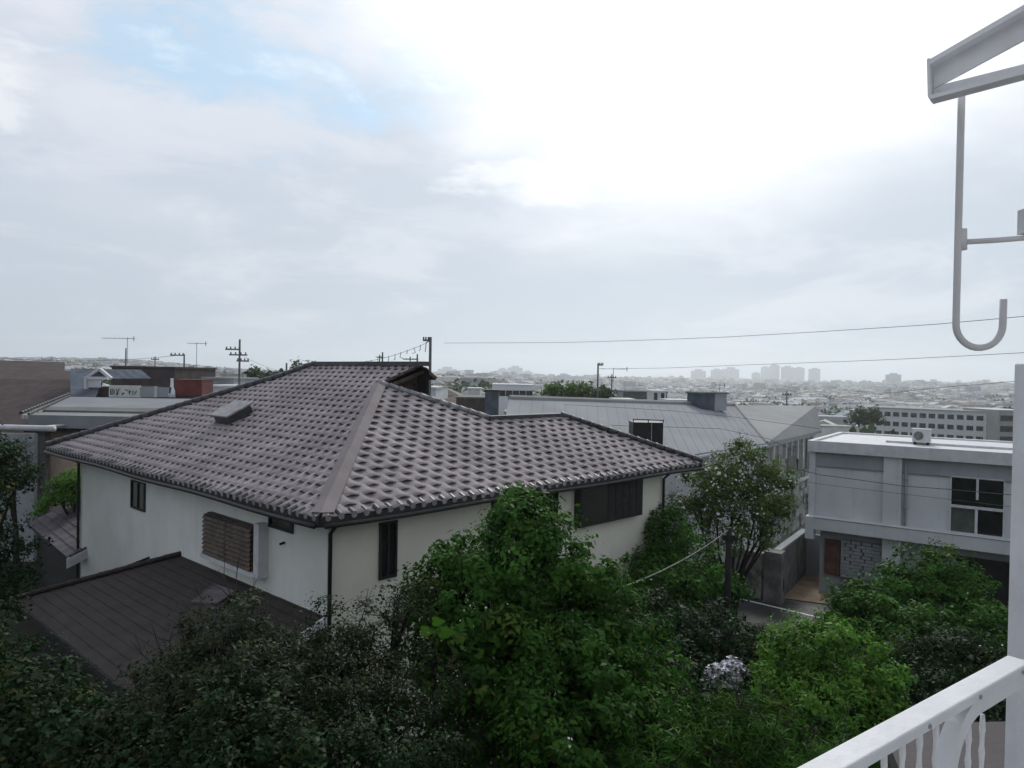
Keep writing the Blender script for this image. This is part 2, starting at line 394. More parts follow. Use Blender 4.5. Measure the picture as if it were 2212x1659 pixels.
# near hip: broad flat cap
hc = MB(); apx2 = SL.w(apex[0]-.1, apex[1]+.15, .09)
def hipcap(pa, pb, wa, wb, lift=.07, name='hip_cap'):
    h = MB(); d = (pb-pa)
    la = pa-0*d; n = 10
    for k in range(n):
        t0, t1 = k/n, (k+1)/n
        q = []
        for t in (t0, t1):
            c = pa+d*t; w = wa+(wb-wa)*t
            q.append((c+Vector((0, 0, lift+.03+ 0)), w))
        (c0, w0), (c1, w1) = q
        def off(S, c, w, o):   # drop to a slope, w metres from the hip
            v = S.e*w; base = c+v
            hgt = (base-S.O).dot(S.p)*TAN+S.O.z
            return Vector((base.x, base.y, hgt+lift+o))
        o0 = 0
        h.quad(off(SL, c0, w0, o0), off(SL, c1, w1, 0), c1, c0); h.quad(c0, c1, off(SR, c1, w1, 0), off(SR, c0, w0, o0))
        for S in (SL, SR):
            a0, a1 = off(S, c0, w0, o0), off(S, c1, w1, 0)
            h.quad(a0, a1, a1-Vector((0, 0, .09)), a0-Vector((0, 0, .09)))
    return h.build(name, M_['tile_flat'], roofR)
hipcap(N0.copy(), apexW, .30, .27)
def ridge_row(pa, pb, r=.11, seg=.33, mt='tile_dark', name='ridge_cap', lift=.06, par=None):
    d = pb-pa; n = max(2, int(d.length/seg)); h = MB(); dn = d.normalized()
    for k in range(n):
        a = pa+d*(k/n)+Vector((0, 0, lift)); b = pa+d*((k+1)/n)+Vector((0, 0, lift))+dn*.03
        h.tube([a, a+(b-a)*.25, b], [r*1.18, r*1.05, r*.9], 8)
    return h.build(name, M_[mt], par or roofL, True)
ridge_row(L0+Vector((0, 0, .02)), hipT, .12); ridge_row(hipT, ridgeL, .11)
ridge_row(apexW, FW, .085, .3, 'tile_pale', par=roofR); ridge_row(GW, R0+Vector((0, 0, .02)), .10, par=roofR)
tr = MB(); d_ = (FW-apexW)
for k in range(14):
    c = apexW+d_*((k+.5)/14)+Vector((0, 0, -.02)); tr.tube([c, c-SR.p*.18+Vector((0, 0, -.06))], .06, 7)
tr.build('tile_end', M_['tile_dark'], roofR)
mr = MB()
dl = (ridgeR-ridgeL).normalized()
for k, (w_, z0, z1) in enumerate(((.16, -.02, .07), (.13, .07, .12))):
    mr.box((0, -w_, z0), ((ridgeR-ridgeL).length+.2, w_, z1), (ridgeL, dl, Vector((-dl.y, dl.x, 0)), Vector((0, 0, 1))))
mr.build('ridge_cap', M_['tile_dark'], roofL)
mr = MB(); dl2 = (GW-FW).normalized(); mr.box((0, -.12, -.02), ((GW-FW).length, .12, .10), (FW, dl2, Vector((-dl2.y, dl2.x, 0)), Vector((0, 0, 1)))); mr.build('ridge_cap', M_['tile_dark'], roofR)
# gable above the side slope
nR = -SR.p
gp = ridgeR+dl*.05; gz = gp.z-.1
gpl_O = apexW+SR.p*.25
def on_g(sx, sy): return PPL(sx, sy, gpl_O, SR.p)
g1, g2, g3, g4, g5 = on_g(826, 834), on_g(908, 800), on_g(920, 812), on_g(918, 866), on_g(860, 875)
gb = MB(); gb.quad(g1, g5, g4, g3, g2); gb.quad(*[p+SR.p*.2 for p in (g1, g5, g4, g3, g2)])
gb.build('gable', M_['brown_big'], house)
bb = MB()
for a, b in ((g1, g2), (g2, on_g(926, 816))):
    dd = (b-a).normalized(); bb.box((-.1, -.35, -.05), ((b-a).length+.05, .25, .06), (a, dd, SR.p, dd.cross(SR.p) if dd.cross(SR.p).z > 0 else -dd.cross(SR.p)))
bb.build('bargeboard', M_['shut'], house)
ig = MB(); q1, q2, q3 = on_g(868, 842), on_g(889, 826), on_g(916, 843)
for a, b in ((q1, q2), (q2, q3)):
    dd = (b-a).normalized(); ig.box((0, -.06, -.03), ((b-a).length, -.01, .03), (a, dd, SR.p, dd.cross(SR.p)))
ig.build('gable_trim', M_['shut'], house)
# roof hatch
ha, hb = SL.at(468, 905), SL.at(548, 897); hc_ = SL.at(505, 905)
ht = MB(); ht.box((hc_[0]-.62, hc_[1]-.45, .05), (hc_[0]+.62, hc_[1]+.55, .10), (SL.O+SL.n*.26, SL.e, SL.s, SL.n)); ho = ht.build('roof_hatch', M_['tile_pale'], house)
ht = MB(); ht.box((hc_[0]-.5, hc_[1]-.35, .0), (hc_[0]+.5, hc_[1]+.45, .29), (SL.O, SL.e, SL.s, SL.n)); ht.build('hatch_base', M_['tile_dark'], ho)

# walls
OV = .45; oL, oR = 2.1, 1.7
wc0 = PR_(OV, OV); wcL = PR_(lenL-oL, OV); wcR = PR_(OV, lenR-oR); wcB = PR_(lenL-oL, lenR-oR)
TOP = EZ-.19; BASE = 0.0
def wall_quad(a, b, z0, z1, t=.2):
    m = MB(); m.quad((a.x, a.y, z0), (b.x, b.y, z0), (b.x, b.y, z1), (a.x, a.y, z1)); return m
wl = wall_quad(wcL, wc0, BASE, TOP); wl.quad((wcL.x, wcL.y, 0), (wcL.x, wcL.y, TOP), (wcB.x, wcB.y, TOP), (wcB.x, wcB.y, 0)); wl.build('wall', M_['stucco'], house)
wr = wall_quad(wc0, wcR, BASE, TOP); wr.quad((wcR.x, wcR.y, 0), (wcR.x, wcR.y, TOP), (wcB.x, wcB.y, TOP), (wcB.x, wcB.y, 0)); wr.build('wall', M_['stucco_w'], house)
class WallF:
    def __init__(s, O, dirx, out): s.O = Vector((O.x, O.y, 0)); s.e = dirx.normalized(); s.out = out.normalized(); s.fr = (s.O, s.e, s.out, Vector((0, 0, 1)))
    def at(s, sx, sy):
        X = PPL(sx, sy, s.O, s.out)-s.O; return X.dot(s.e), X.z
    def rect(s, x0, x1, yt, yb):
        """mean wall rectangle of an image quad: left/right columns, top/bottom as (left,right)"""
        a = s.at(x0, yt[0]); b = s.at(x1, yt[1]); c = s.at(x0, yb[0]); d = s.at(x1, yb[1])
        t0, t1 = sorted(((a[0]+c[0])/2, (b[0]+d[0])/2)); return t0, t1, (c[1]+d[1])/2, (a[1]+b[1])/2
WL = WallF(wc0, e1, Vector((-SL.p.x, -SL.p.y, 0))); WR = WallF(wc0, e2, Vector((-SR.p.x, -SR.p.y, 0)))
def window(wf, t0, t1, z0, z1, parent, nv=2, glass='glass', fm='frame', fw=.05, rail=False, label=None, dep=.05):
    m = MB()
    m.box((t0, .004, z0), (t0+fw, dep, z1), wf.fr); m.box((t1-fw, .004, z0), (t1, dep, z1), wf.fr)
    m.box((t0+fw, .004, z0), (t1-fw, dep-.003, z0+fw), wf.fr); m.box((t0+fw, .004, z1-fw), (t1-fw, dep-.003, z1), wf.fr)
    for k in range(1, nv):
        x = t0+(t1-t0)*k/nv; m.box((x-fw/2, .005, z0+fw), (x+fw/2, dep-.008, z1-fw), wf.fr)
    o = m.build('window', M_[fm], parent)
    if label: o['label'] = label
    gq = MB(); gq.box((t0+fw, .006, z0+fw), (t1-fw, .012, z1-fw), wf.fr); gq.build('pane', M_[glass], o)
    return o
t0, t1, z0, z1 = WL.rect(285, 315, (1037, 1042), (1098, 1104)); window(WL, t0, t1, z0, z1, house, 2, label='narrow dark window high under the eave')
t0, t1, z0, z1 = WL.rect(583, 635, (1128, 1140), (1138, 1152)); z1 = TOP-.02; window(WL, t0, t1, z0, z1, house, 1, label='low dark vent opening under the eave')
# shuttered bay
t0, t1, z0, z1 = WL.rect(447, 557, (1106, 1133), (1190, 1222)); t0 -= .26; t1 -= .26
sh = MB(); 
sh.box((t0-.22, 0, z0-.12), (t0, .25, z1+.15), WL.fr); sh.box((t0, .0, z0-.14), (t1+.08, .26, z0-.03), WL.fr)
sho = sh.build('shutter_box', M_['white2'], house)
sh = MB(); sh.box((t0, .003, z0-.02), (t1, .12, z1+.02), WL.fr); sh.build('window', M_['frame'], house)
for k in range(2):
    a = t0+.16+(t1-t0-.16)*k/2; b = t0+.16+(t1-t0-.16)*(k+1)/2-.03; m = MB(); n = 9
    for q in range(n):
        za = z0+(z1-z0)*q/n; zb = z0+(z1-z0)*(q+1)/n
        m.quad(*[WL.O+WL.e*x+WL.out*y+Vector((0, 0, zz)) for x, y, zz in ((a, .275, za), (b, .275, za), (b, .215, zb-.02), (a, .215, zb-.02))])
        m.quad(*[WL.O+WL.e*x+WL.out*y+Vector((0, 0, zz)) for x, y, zz in ((a, .21, zb-.02), (b, .21, zb-.02), (b, .275, zb), (a, .275, zb))])
    m.box((a, .12, z0), (b, .205, z1), WL.fr)
    m.build('shutter', M_['shut'], house)
# right wall openings
t0, t1, z0, z1 = WR.rect(818, 856, (1128, 1124), (1252, 1245)); w_ = window(WR, t0, t1, z0, z1, house, 2, label='tall narrow dark window'); 
t0, t1, z0, z1 = WR.rect(1240, 1376, (1058, 1040), (1140, 1108)); z1 = TOP-.06
m = MB(); m.box((t0, .0, z0), (t1, .22, z1), WR.fr); wo = m.build('window', M_['frame'], house); wo['label'] = 'wide dark window box with shutters'
m = MB()
for k in range(5):
    a = t0+(t1-t0)*(.42+.115*k); m.box((a+.012, .22, z0+.05), (a+(t1-t0)*.11-.012, .235, z1-.04), WR.fr)
m.build('shutter', M_['shut_dark'], wo)
m = MB(); m.box((t0+.05, .22, z0+.06), (t0+(t1-t0)*.41, .228, z1-.05), WR.fr); m.build('pane', M_['glass'], wo)
t0, t1, z0, z1 = WR.rect(1060, 1203, (1095, 1075), (1220, 1150)); z1 = TOP-.05; window(WR, t0, t1, z0+.3, z1, house, 3, label='wide dark window behind the tall tree')
# downpipes
for (w0, o1) in ((wc0, WR.out), (wcR, WR.out), (wcL, WL.out)):
    m = MB(); b = w0+o1*.07-(e1*.05 if w0 is wc0 else Vector((0, 0, 0)))
    m.tube([(b.x, b.y, .2), (b.x, b.y, TOP-.25), (b.x+o1.x*.25, b.y+o1.y*.25, TOP-.02)], .045, 8); m.build('downpipe', M_['frame'], house, True)
m = MB(); m.box((-.05, 0.0, 0), (.0, .03, TOP), (Vector((wc0.x, wc0.y, 0)), e1, WR.out, Vector((0, 0, 1)))); m.build('corner_trim', M_['white2'], house)
tpt = WL.at(615, 1172); m = MB(); m.tube([WL.O+WL.e*tpt[0]+WL.out*.0+Vector((0, 0, tpt[1])), WL.O+WL.e*tpt[0]+WL.out*.12+Vector((0, 0, tpt[1]-.02))], .03, 6); m.build('wall_hook', M_['frame'], house)

# pent roof of the ground floor (part of the house)
pz0 = WL.at(700, 1327)[1]; tB, zB = WL.at(390, 1203); pzt = (pz0+zB)/2
outL = WL.out; drop = .36
def pent(t, o): return WL.O+WL.e*t+outL*o+Vector((0, 0, pzt-drop*o))
Cp, Dp = PZ(45, 1295, pzt-drop*3.2), PZ(225, 1450, pzt-drop*3.2)
tC = (Cp-WL.O).dot(WL.e); oC = (Cp-WL.O).dot(outL); 
pw = 3.15
class S2: pass
sp_ = Slope(pent(-.1, pw), WL.e, WL.O+Vector((0, 0, 0))); 
sp_.s = (-outL+Vector((0, 0, drop))).normalized(); sp_.n = sp_.e.cross(sp_.s); sp_.n = sp_.n if sp_.n.z > 0 else -sp_.n
sl = pw/math.cos(math.atan(drop))
def flat_tiles(S, poly, name, parent, mtl, tc=.235, step=.014, gap=.7):
    poly = np.array(poly); bmax = poly[:, 1].max(); m = MB(); k = 0
    def rng(b):
        xs = []
        for i in range(len(poly)):
            (a0, b0), (a1, b1) = poly[i], poly[(i+1) % len(poly)]
            if (b0 <= b <= b1 or b1 <= b <= b0) and abs(b1-b0) > 1e-6: xs.append(a0+(a1-a0)*(b-b0)/(b1-b0))
        return min(xs), max(xs)
    while k*tc < bmax-.02:
        b0, b1 = k*tc, min((k+1)*tc, bmax-.001); r0, r1 = rng(b0+.001), rng(b1-.001); x = min(r0[0], r1[0])-random.random()*.4
        while x < max(r0[1], r1[1]):
            x2 = x+gap*.5; j = random.uniform(-.003, .003)
            c = lambda v, r: min(max(v, r[0]), r[1])
            A0, A1, B0, B1 = c(x+.004, r0), c(x2, r0), c(x+.004, r1), c(x2, r1)
            if A1-A0 > .01 or B1-B0 > .01:
                m.quad(S.w(A0, b0-.02, step+j), S.w(A1, b0-.02, step+j), S.w(B1, b1, j), S.w(B0, b1, j))
                m.quad(S.w(A0, b0-.02, -.005), S.w(A1, b0-.02, -.005), S.w(A1, b0-.02, step+j), S.w(A0, b0-.02, step+j))
            x = x2
        k += 1
    return m.build(name, mtl, parent)
ppoly = [(0, 0), (tC+.1, 0), (tB+.1, sl), (0, sl)]
po = flat_tiles(sp_, ppoly, 'pent_roof', house, M_['brown_roof']); po['label'] = 'dark brown lower roof along the ground floor'
m = MB(); m.slab([sp_.w(a, b, -.012) for a, b in ppoly], .10); m.quad(sp_.w(tC+.1, 0, -.01), sp_.w(tB+.1, sl, -.01), WL.O+WL.e*(tC)+Vector((0, 0, pzt-.9)))
m.build('roof_deck', M_['trim'], po)
ridge_row(sp_.w(tC+.1, 0), sp_.w(tB+.1, sl), .07, .4, 'brown_roof', par=po)
m = MB(); m.box((-.1, -.06, -.14), (0, pw+.06, .05), (pent(-.12, 0)+Vector((0, 0, 0)), -WL.e, (outL-Vector((0, 0, drop))).normalized(), Vector((0, 0, 1)))); m.build('fascia', M_['white2'], po)
m = MB(); m.box((0, .0, -.14), (tC+.1, .05, -.01), (sp_.O, WL.e, outL, Vector((0, 0, 1)))); m.build('gutter', M_['trim'], po)
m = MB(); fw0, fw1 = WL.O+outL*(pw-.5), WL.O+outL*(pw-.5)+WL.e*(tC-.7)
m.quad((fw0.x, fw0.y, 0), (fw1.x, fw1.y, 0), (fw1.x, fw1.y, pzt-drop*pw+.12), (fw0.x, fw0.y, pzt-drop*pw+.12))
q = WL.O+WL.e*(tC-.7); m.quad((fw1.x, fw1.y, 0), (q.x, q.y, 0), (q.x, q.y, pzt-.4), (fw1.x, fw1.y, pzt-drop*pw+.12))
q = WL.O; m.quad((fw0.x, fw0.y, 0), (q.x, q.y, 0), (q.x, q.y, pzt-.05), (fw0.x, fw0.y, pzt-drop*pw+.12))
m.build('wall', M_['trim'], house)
# skylight on the pent roof
k1, k2, k3, k4 = [PPL(x, y, sp_.O+sp_.n*.06, sp_.n) for x, y in ((412, 1300), (462, 1260), (508, 1276), (470, 1302))]
m = MB(); m.slab([k1, k2, k3, k4], .05); m.build('skylight', M_['brown_slate2'], po)
# small porch roof at the far end
pr0, pr1 = PZ(150, 1207, 2.5), PZ(60, 1130, 2.5); pe = (pr1-pr0).normalized()
SP = Slope(pr0, pe, pr0+Vector((2, 4, 0))); TANs = .42
SP.s = (SP.p+Vector((0, 0, TANs))).normalized(); SP.n = SP.e.cross(SP.s); SP.n = SP.n if SP.n.z > 0 else -SP.n
pl = (pr1-pr0).length
po2 = flat_tiles(SP, [(0, 0), (pl, 0), (pl, 3.6), (0, 3.6)], 'porch_roof', house, M_['brown_slate2'], .34, .035, .6); po2['label'] = 'small tiled porch roof at the far end of the wall'
m = MB(); m.slab([SP.w(a, b, -.01) for a, b in ((0, 0), (pl, 0), (pl, 3.6), (0, 3.6))], .12); m.build('roof_deck', M_['trim'], po2)
m = MB(); m.box((-.12, -.1, -.26), (-.02, 3.7, .06), (pr0, pe, SP.s, Vector((0, 0, 1)))); m.build('fascia', M_['white2'], po2)
ridge_row(SP.w(0, 0), SP.w(0, 3.6), .07, .35, par=po2)
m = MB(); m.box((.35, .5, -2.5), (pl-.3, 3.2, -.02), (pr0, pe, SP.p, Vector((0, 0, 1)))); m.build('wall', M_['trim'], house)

# ------------------------------------------------------------------ neighbours, first row
UP = Vector((0, 0, 1))
def prism_house(name, label, cat, O, ex, w, dp, h, rise, wm, rm, kind='gable', ov=.4, wins=(), base=None, group=None, roofslab=.14):
    """O front-left corner on the ground, ex along the front; ey goes away from the viewer"""
    ex = ex.normalized(); ey = Vector((-ex.y, ex.x, 0)); root = empty(name, O+ex*w/2+ey*dp/2, label, cat, group); fr = (O, ex, ey, UP)
    m = MB(); m.box((0, 0, 0), (w, dp, h), fr)
    W_ = lambda a, b, c: O+ex*a+ey*b+UP*c
    if kind == 'gable':      # ridge along the front
        for a in (0, w): m.quad(W_(a, 0, h-.01), W_(a, dp, h-.01), W_(a, dp/2, h+rise-.05))
    if kind == 'gable_front':
        for b in (0, dp): m.quad(W_(0, b, h-.01), W_(w, b, h-.01), W_(w/2, b, h+rise-.05))
    m.build('wall', wm, root)
    r = MB(); k = rise/(dp/2) if kind == 'gable' else rise/(w/2)
    if kind == 'gable':
        r.slab([W_(-ov, -ov, h-k*ov), W_(w+ov, -ov, h-k*ov), W_(w+ov, dp/2, h+rise), W_(-ov, dp/2, h+rise)], roofslab)
        r.slab([W_(-ov, dp/2, h+rise), W_(w+ov, dp/2, h+rise), W_(w+ov, dp+ov, h-k*ov), W_(-ov, dp+ov, h-k*ov)], roofslab)
    elif kind == 'gable_front':
        r.slab([W_(-ov, -ov, h-k*ov), W_(w/2, -ov, h+rise), W_(w/2, dp+ov, h+rise), W_(-ov, dp+ov, h-k*ov)], roofslab)
        r.slab([W_(w/2, -ov, h+rise), W_(w+ov, -ov, h-k*ov), W_(w+ov, dp+ov, h-k*ov), W_(w/2, dp+ov, h+rise)], roofslab)
    elif kind == 'hip':
        s = min(w, dp)/2; A_, B_, C_, D_ = W_(-ov, -ov, h), W_(w+ov, -ov, h), W_(w+ov, dp+ov, h), W_(-ov, dp+ov, h)
        E_, G_ = (W_(s, dp/2, h+rise), W_(w-s+.01, dp/2, h+rise)) if w >= dp else (W_(w/2, s, h+rise), W_(w/2, dp-s+.01, h+rise))
        if w >= dp: fs = ((A_, B_, G_, E_), (B_, C_, G_), (C_, D_, E_, G_), (D_, A_, E_))
        else: fs = ((A_, B_, E_), (B_, C_, G_, E_), (C_, D_, G_), (D_, A_, E_, G_))
        for f in fs: r.quad(*f)
        r.box((-ov, -ov, h-.15), (w+ov, dp+ov, h-.005), fr)
    else:
        r.box((-ov, -ov, h), (w+ov, dp+ov, h+rise), fr); r.box((.25, .25, h+rise), (w-.25, dp-.25, h+rise+.02), fr)
    r.build('roof', rm, root)
    wf = WallF(O, ex, -ey); wf.O = O.copy(); wf.fr = (O, ex, -ey, UP)
    for (a, b, c, d) in wins: window(wf, a, b, c, d, root, 2, fm='white2')
    root['_'] = 0; del root['_']
    return root, fr, wf
def front(sx0, sx1, d, d1=None):
    a = P(sx0, 900, d); b = P(sx1, 900, d1 or d); a.z = b.z = 0; return a, (b-a), (b-a).length
def zrow(sx, sy, d): return P(sx, sy, d).z

# big brown roof far at the frame edge, three stepped tiers
bh = empty('brown_roof_house', (-32, 42, 0), 'long low house with a huge plain brown roof in three steps', 'house')
for (x1, ya, yb, da, db, y2) in ((140, 782, 804, 70, 62, 775), (152, 801, 822, 61.5, 55, 798), (152, 820, 925, 54.5, 45, 820)):
    m = MB(); m.slab([P(-260, yb-3, db), P(x1, yb, db), P(x1, ya, da), P(-260, y2-4, da)], .16); m.build('roof', M_['brown_big'], bh)
m = MB(); a, b = P(-260, 930, 46), P(150, 930, 46)
m.quad((a.x, a.y, 0), (b.x, b.y, 0), (b.x, b.y, 5.0), (a.x, a.y, 5.0)); m.quad((b.x, b.y, -2), (b.x-4, b.y+20, -2), (b.x-4, b.y+20, 8.2), (b.x, b.y, 5.0)); m.build('wall', M_['beige'], bh)
# grey metal roof house
gh = empty('grey_roof_house', (-20, 37, 0), 'house with a low grey sheet metal roof and salmon beige wall, behind the tiled roof', 'house')
ea, eb = P(62, 897, 33), P(560, 889, 33); eb.z = ea.z
ra_, rb_ = P(150, 857, 41.5), P(560, 868, 41.5); rb_.z = ra_.z
mid0, mid1 = ea.lerp(ra_, .30), eb.lerp(rb_, .30)
m = MB(); m.slab([ea, eb, mid1-UP*.16, mid0-UP*.16], .1, 0); m.slab([mid0-UP*.06, mid1-UP*.06, ea.lerp(ra_, .42).lerp(eb.lerp(rb_, .42), 1.0), ea.lerp(ra_, .42)], .08, 1)
m.slab([ea.lerp(ra_, .42), eb.lerp(rb_, .42), rb_, ra_], .1, 0)
m.slab([ra_, rb_, rb_+Vector((0, 7, -1.4)), ra_+Vector((0, 7, -1.4))], .1, 0)
m.build('roof', [M_['grey_metal'], M_['grey_metal2']], gh)
m = MB(); m.box((0, -.04, -.58), ((eb-ea).length, .05, .02), (ea, (eb-ea).normalized(), Vector((0, 1, 0)), UP)); m.build('fascia', M_['grey_metal'], gh)
m = MB(); m.slab([P(45, 896, 34), ea, ra_, P(146, 853, 43)], .18); o = m.build('roof', M_['stone'], gh); o['label'] = 'narrow pale tiled slope at the roof end'
ridge_row(P(45, 894, 34), P(148, 852.5, 43), .07, .5, par=gh)
ridge_row(ea.copy(), ra_.copy(), .05, .45, par=gh)
m = MB(); a, b = P(92, 930, 34), P(560, 930, 34); m.box((0, 0, 0), ((b-a).length, .2, ea.z-.75), (Vector((a.x, a.y, 0)), Vector((1, 0, 0)), Vector((0, 1, 0)), UP)); m.build('wall', M_['beige'], gh)
m = MB(); m.box((-.3, -.9, ea.z-.82), ((b-a).length, .1, ea.z-.64), (Vector((a.x, a.y, 0)), Vector((1, 0, 0)), Vector((0, 1, 0)), UP)); m.build('soffit', M_['trim'], gh)
m = MB(); a = P(78, 930, 33.4); m.box((0, 0, 0), (.42, .4, ea.z-.7), (Vector((a.x, a.y, 0)), Vector((1, 0, 0)), Vector((0, 1, 0)), UP)); m.build('pillar', M_['concrete_d'], gh)
m = MB(); m.tube([P(-80, 921, 31), P(118, 926, 31)], .13, 10); m.tube([P(60, 925, 31), P(60, 925, 31)+Vector((0.4, 2, 0))], .06, 8)
build_root(m, 'gutter_beam', M_['white2'], 'pale round beam crossing at the far edge above the dark garden tree', 'beam', smooth=True)
m = MB(); a = P(-60, 935, 32.5); a.z = 0; m.box((0, 0, 0), (2.9, .2, zrow(20, 936, 32.5)), (a, Vector((1, 0, 0)), Vector((0, 1, 0)), UP))
for k in range(5): m.box((.1, -.03, zrow(20, 936, 32.5)-.4-.32*k), (2.85, .0, zrow(20, 936, 32.5)-.3-.32*k), (a, Vector((1, 0, 0)), Vector((0, 1, 0)), UP))
build_root(m, 'garden_wall', M_['concrete'], 'pale ribbed wall under the round beam, half behind foliage', 'wall')
# slate house and others behind the grey metal roof
sh_ = empty('slate_house', (-27, 47, 0), 'blue-grey slate roofed house with a small white-edged gable', 'house')
m = MB(); m.slab([P(152, 866, 44), P(205, 856, 44), P(236, 797, 54), P(152, 796, 54)], .15); m.build('roof', M_['slate'], sh_)
m = MB(); a, b = P(152, 880, 45), P(230, 880, 45); m.box((0, 0, 0), (b.x-a.x, 6, 6.2), (Vector((a.x, a.y, 0)), Vector((1, 0, 0)), Vector((0, 1, 0)), UP)); m.build('wall', M_['concrete'], sh_)
gq1, gq2, gq3 = P(186, 818, 46.5), P(218, 797, 46.5), P(243, 818, 46.5)
m = MB(); m.quad(gq1, gq3, gq2); m.quad(gq3, gq2, gq2+Vector((0, 5, 0)), gq3+Vector((0, 5, 0))); m.quad(gq1, gq2, gq2+Vector((0, 5, 0)), gq1+Vector((0, 5, 0))); m.build('gable', M_['slate'], sh_)
m = MB()
for a, b in ((gq1, gq2), (gq2, gq3)):
    d = (b-a).normalized(); m.box((0, -.25, -.09), ((b-a).length, -.02, .09), (a, d, Vector((0, 1, 0)), Vector((0, 1, 0)).cross(d)*-1))
m.build('bargeboard', M_['white2'], sh_)
a = P(183, 840, 45.5); m = MB(); fr = (a, Vector((1, 0, 0)), Vector((0, 1, 0)), UP)
m.box((0, -.1, 0), (.16, .1, .8), fr); m.box((.16, -.1, .62), (1.5, .1, .8), fr); m.box((.2, 0, .1), (1.0, .05, .58), fr); m.build('window', M_['white2'], sh_)

def block(name, label, cat, sx0, sx1, syt, d, dep, wm, rm=None, cap=.15, ov=.1, ground=None, wins=None, group=None, skew=0, wcol='glass'):
    """a flat-topped building whose front runs between two columns of the view at depth d"""
    a, e, w = front(sx0, sx1, d, d+skew); z0 = ground if ground is not None else TZ(a.x, a.y)-1; zt = zrow((sx0+sx1)/2, syt, d+skew/2)
    O = Vector((a.x, a.y, z0)); ex = e.normalized(); ey = Vector((-ex.y, ex.x, 0)); root = empty(name, O+ex*w/2+ey*dep/2, label, cat, group); fr = (O, ex, ey, UP)
    h = zt-z0; m = MB(); m.box((0, 0, 0), (w, dep, h-cap), fr); m.build('wall', wm, root)
    m = MB(); m.box((-ov, -ov, h-cap), (w+ov, dep+ov, h), fr); m.build('roof', rm or wm, root)
    if wins:
        nx, nz, ww, wh, z_top, dz = wins; wf = WallF(O, ex, -ey); wf.O = O; wf.fr = (O, ex, -ey, UP)
        for i in range(nx):
            for k in range(nz):
                x = w*(i+.5)/nx-ww/2; z = h-z_top-k*dz; mm = MB(); mm.box((x, .01, z-wh), (x+ww, .05, z), wf.fr); mm.build('window', M_[wcol], root)
    return root
block('brown_house', 'boxy brown house behind the white lettered sign', 'house', 240, 376, 791, 58, 8, M_['brown_big'], M_['brown_big'])
block('brown_house', 'low brown annexe between slate house and lettered sign', 'house', 196, 262, 836, 47, 5, M_['brown_big'], M_['brown_big'])
# sign with worn lettering
def sgn():
    d = 42.6; a, e, w = front(235, 302, d); O = P(235, 857, d); root = empty('roof_sign', O, 'off-white board with worn hand lettering along the metal roof ridge', 'sign'); fr = (O, Vector((1, 0, 0)), Vector((0, 1, 0)), UP)
    hh = 25/1519*d; m = MB(); m.box((0, 0, 0), (w, .12, hh), fr); m.build('board', M_['sign'], root)
    m = MB(); px = 1/1519*d
    def stroke(pts): m.tube([O+Vector((x*px, -.02, y*px)) for x, y in pts], .022, 5)
    stroke([(4, 5), (4, 16), (8, 17), (12, 13), (11, 7), (4, 5)]); stroke([(7, 8), (8, 13)]); stroke([(16, 5), (19, 10)]); stroke([(16, 17), (19, 10), (23, 18)]); stroke([(20, 10), (19, 4)])
    stroke([(28, 6), (34, 8)]); stroke([(30, 4), (31, 10)]); stroke([(35, 17), (41, 13)]); stroke([(45, 6), (45, 15)]); stroke([(43, 11), (49, 12)]); stroke([(52, 5), (53, 14)]); stroke([(56, 6), (60, 14)])
    m.build('lettering', M_['frame'], root)
sgn()
def panel(name, label, cat, sx0, sx1, y0, y1, d, t, mt, group=None):
    O = P(sx0, y1, d); w = (sx1-sx0)/1519*d; h = (y1-y0)/1519*d; m = MB(); fr = (O, Vector((1, 0, 0)), Vector((0, 1, 0)), UP)
    m.box((0, 0, 0), (w, t, h), fr)
    return m, fr, w, h
m, fr, w, h = panel('', '', '', 302, 366, 836, 857, 42.6, .1, None); m.box((w*.5, -.05, 0), (w*.58, -.002, h+.05), fr, 1)
build_root(m, 'grey_parapet_panel', [M_['concrete'], M_['white2']], 'dull grey low panel with a white post next to the lettered sign', 'panel')
O = P(371, 858, 42.4); m = MB(); m.tube([O, O+UP*.35, O+UP*.62, O+UP*.95, O+UP*1.12, O+UP*1.14], [.2, .19, .1, .08, .09, .09], 12)
m.tube([O+Vector((-.05, -.2, .25)), O+Vector((.02, -.2, .6))], .05, 6, 1)
build_root(m, 'roof_vent', [M_['white'], M_['frame']], 'small white bottle-shaped roof vent next to the red box', 'vent', smooth=True)
m, fr, w, h = panel('', '', '', 377, 436, 821, 855, 43, 1.6, None); m.box((-.03, -.05, h), (w+.03, 1.65, h+.05), fr, 0); m.box((.1, -.03, -.12), (w+.3, -.003, .02), fr, 1)
build_root(m, 'red_box', [M_['red'], M_['frame']], 'dull red rectangular roof box right of the white vent', 'roof box')
block('grey_house', 'low grey block with pale wall beyond the red box', 'house', 437, 505, 815, 55, 5, M_['concrete'], M_['roof_grey'])
block('white_house', 'long whitewashed low house under the distant trees, right of the red box', 'house', 437, 590, 833, 50, 5, M_['white2'], M_['concrete_l'])

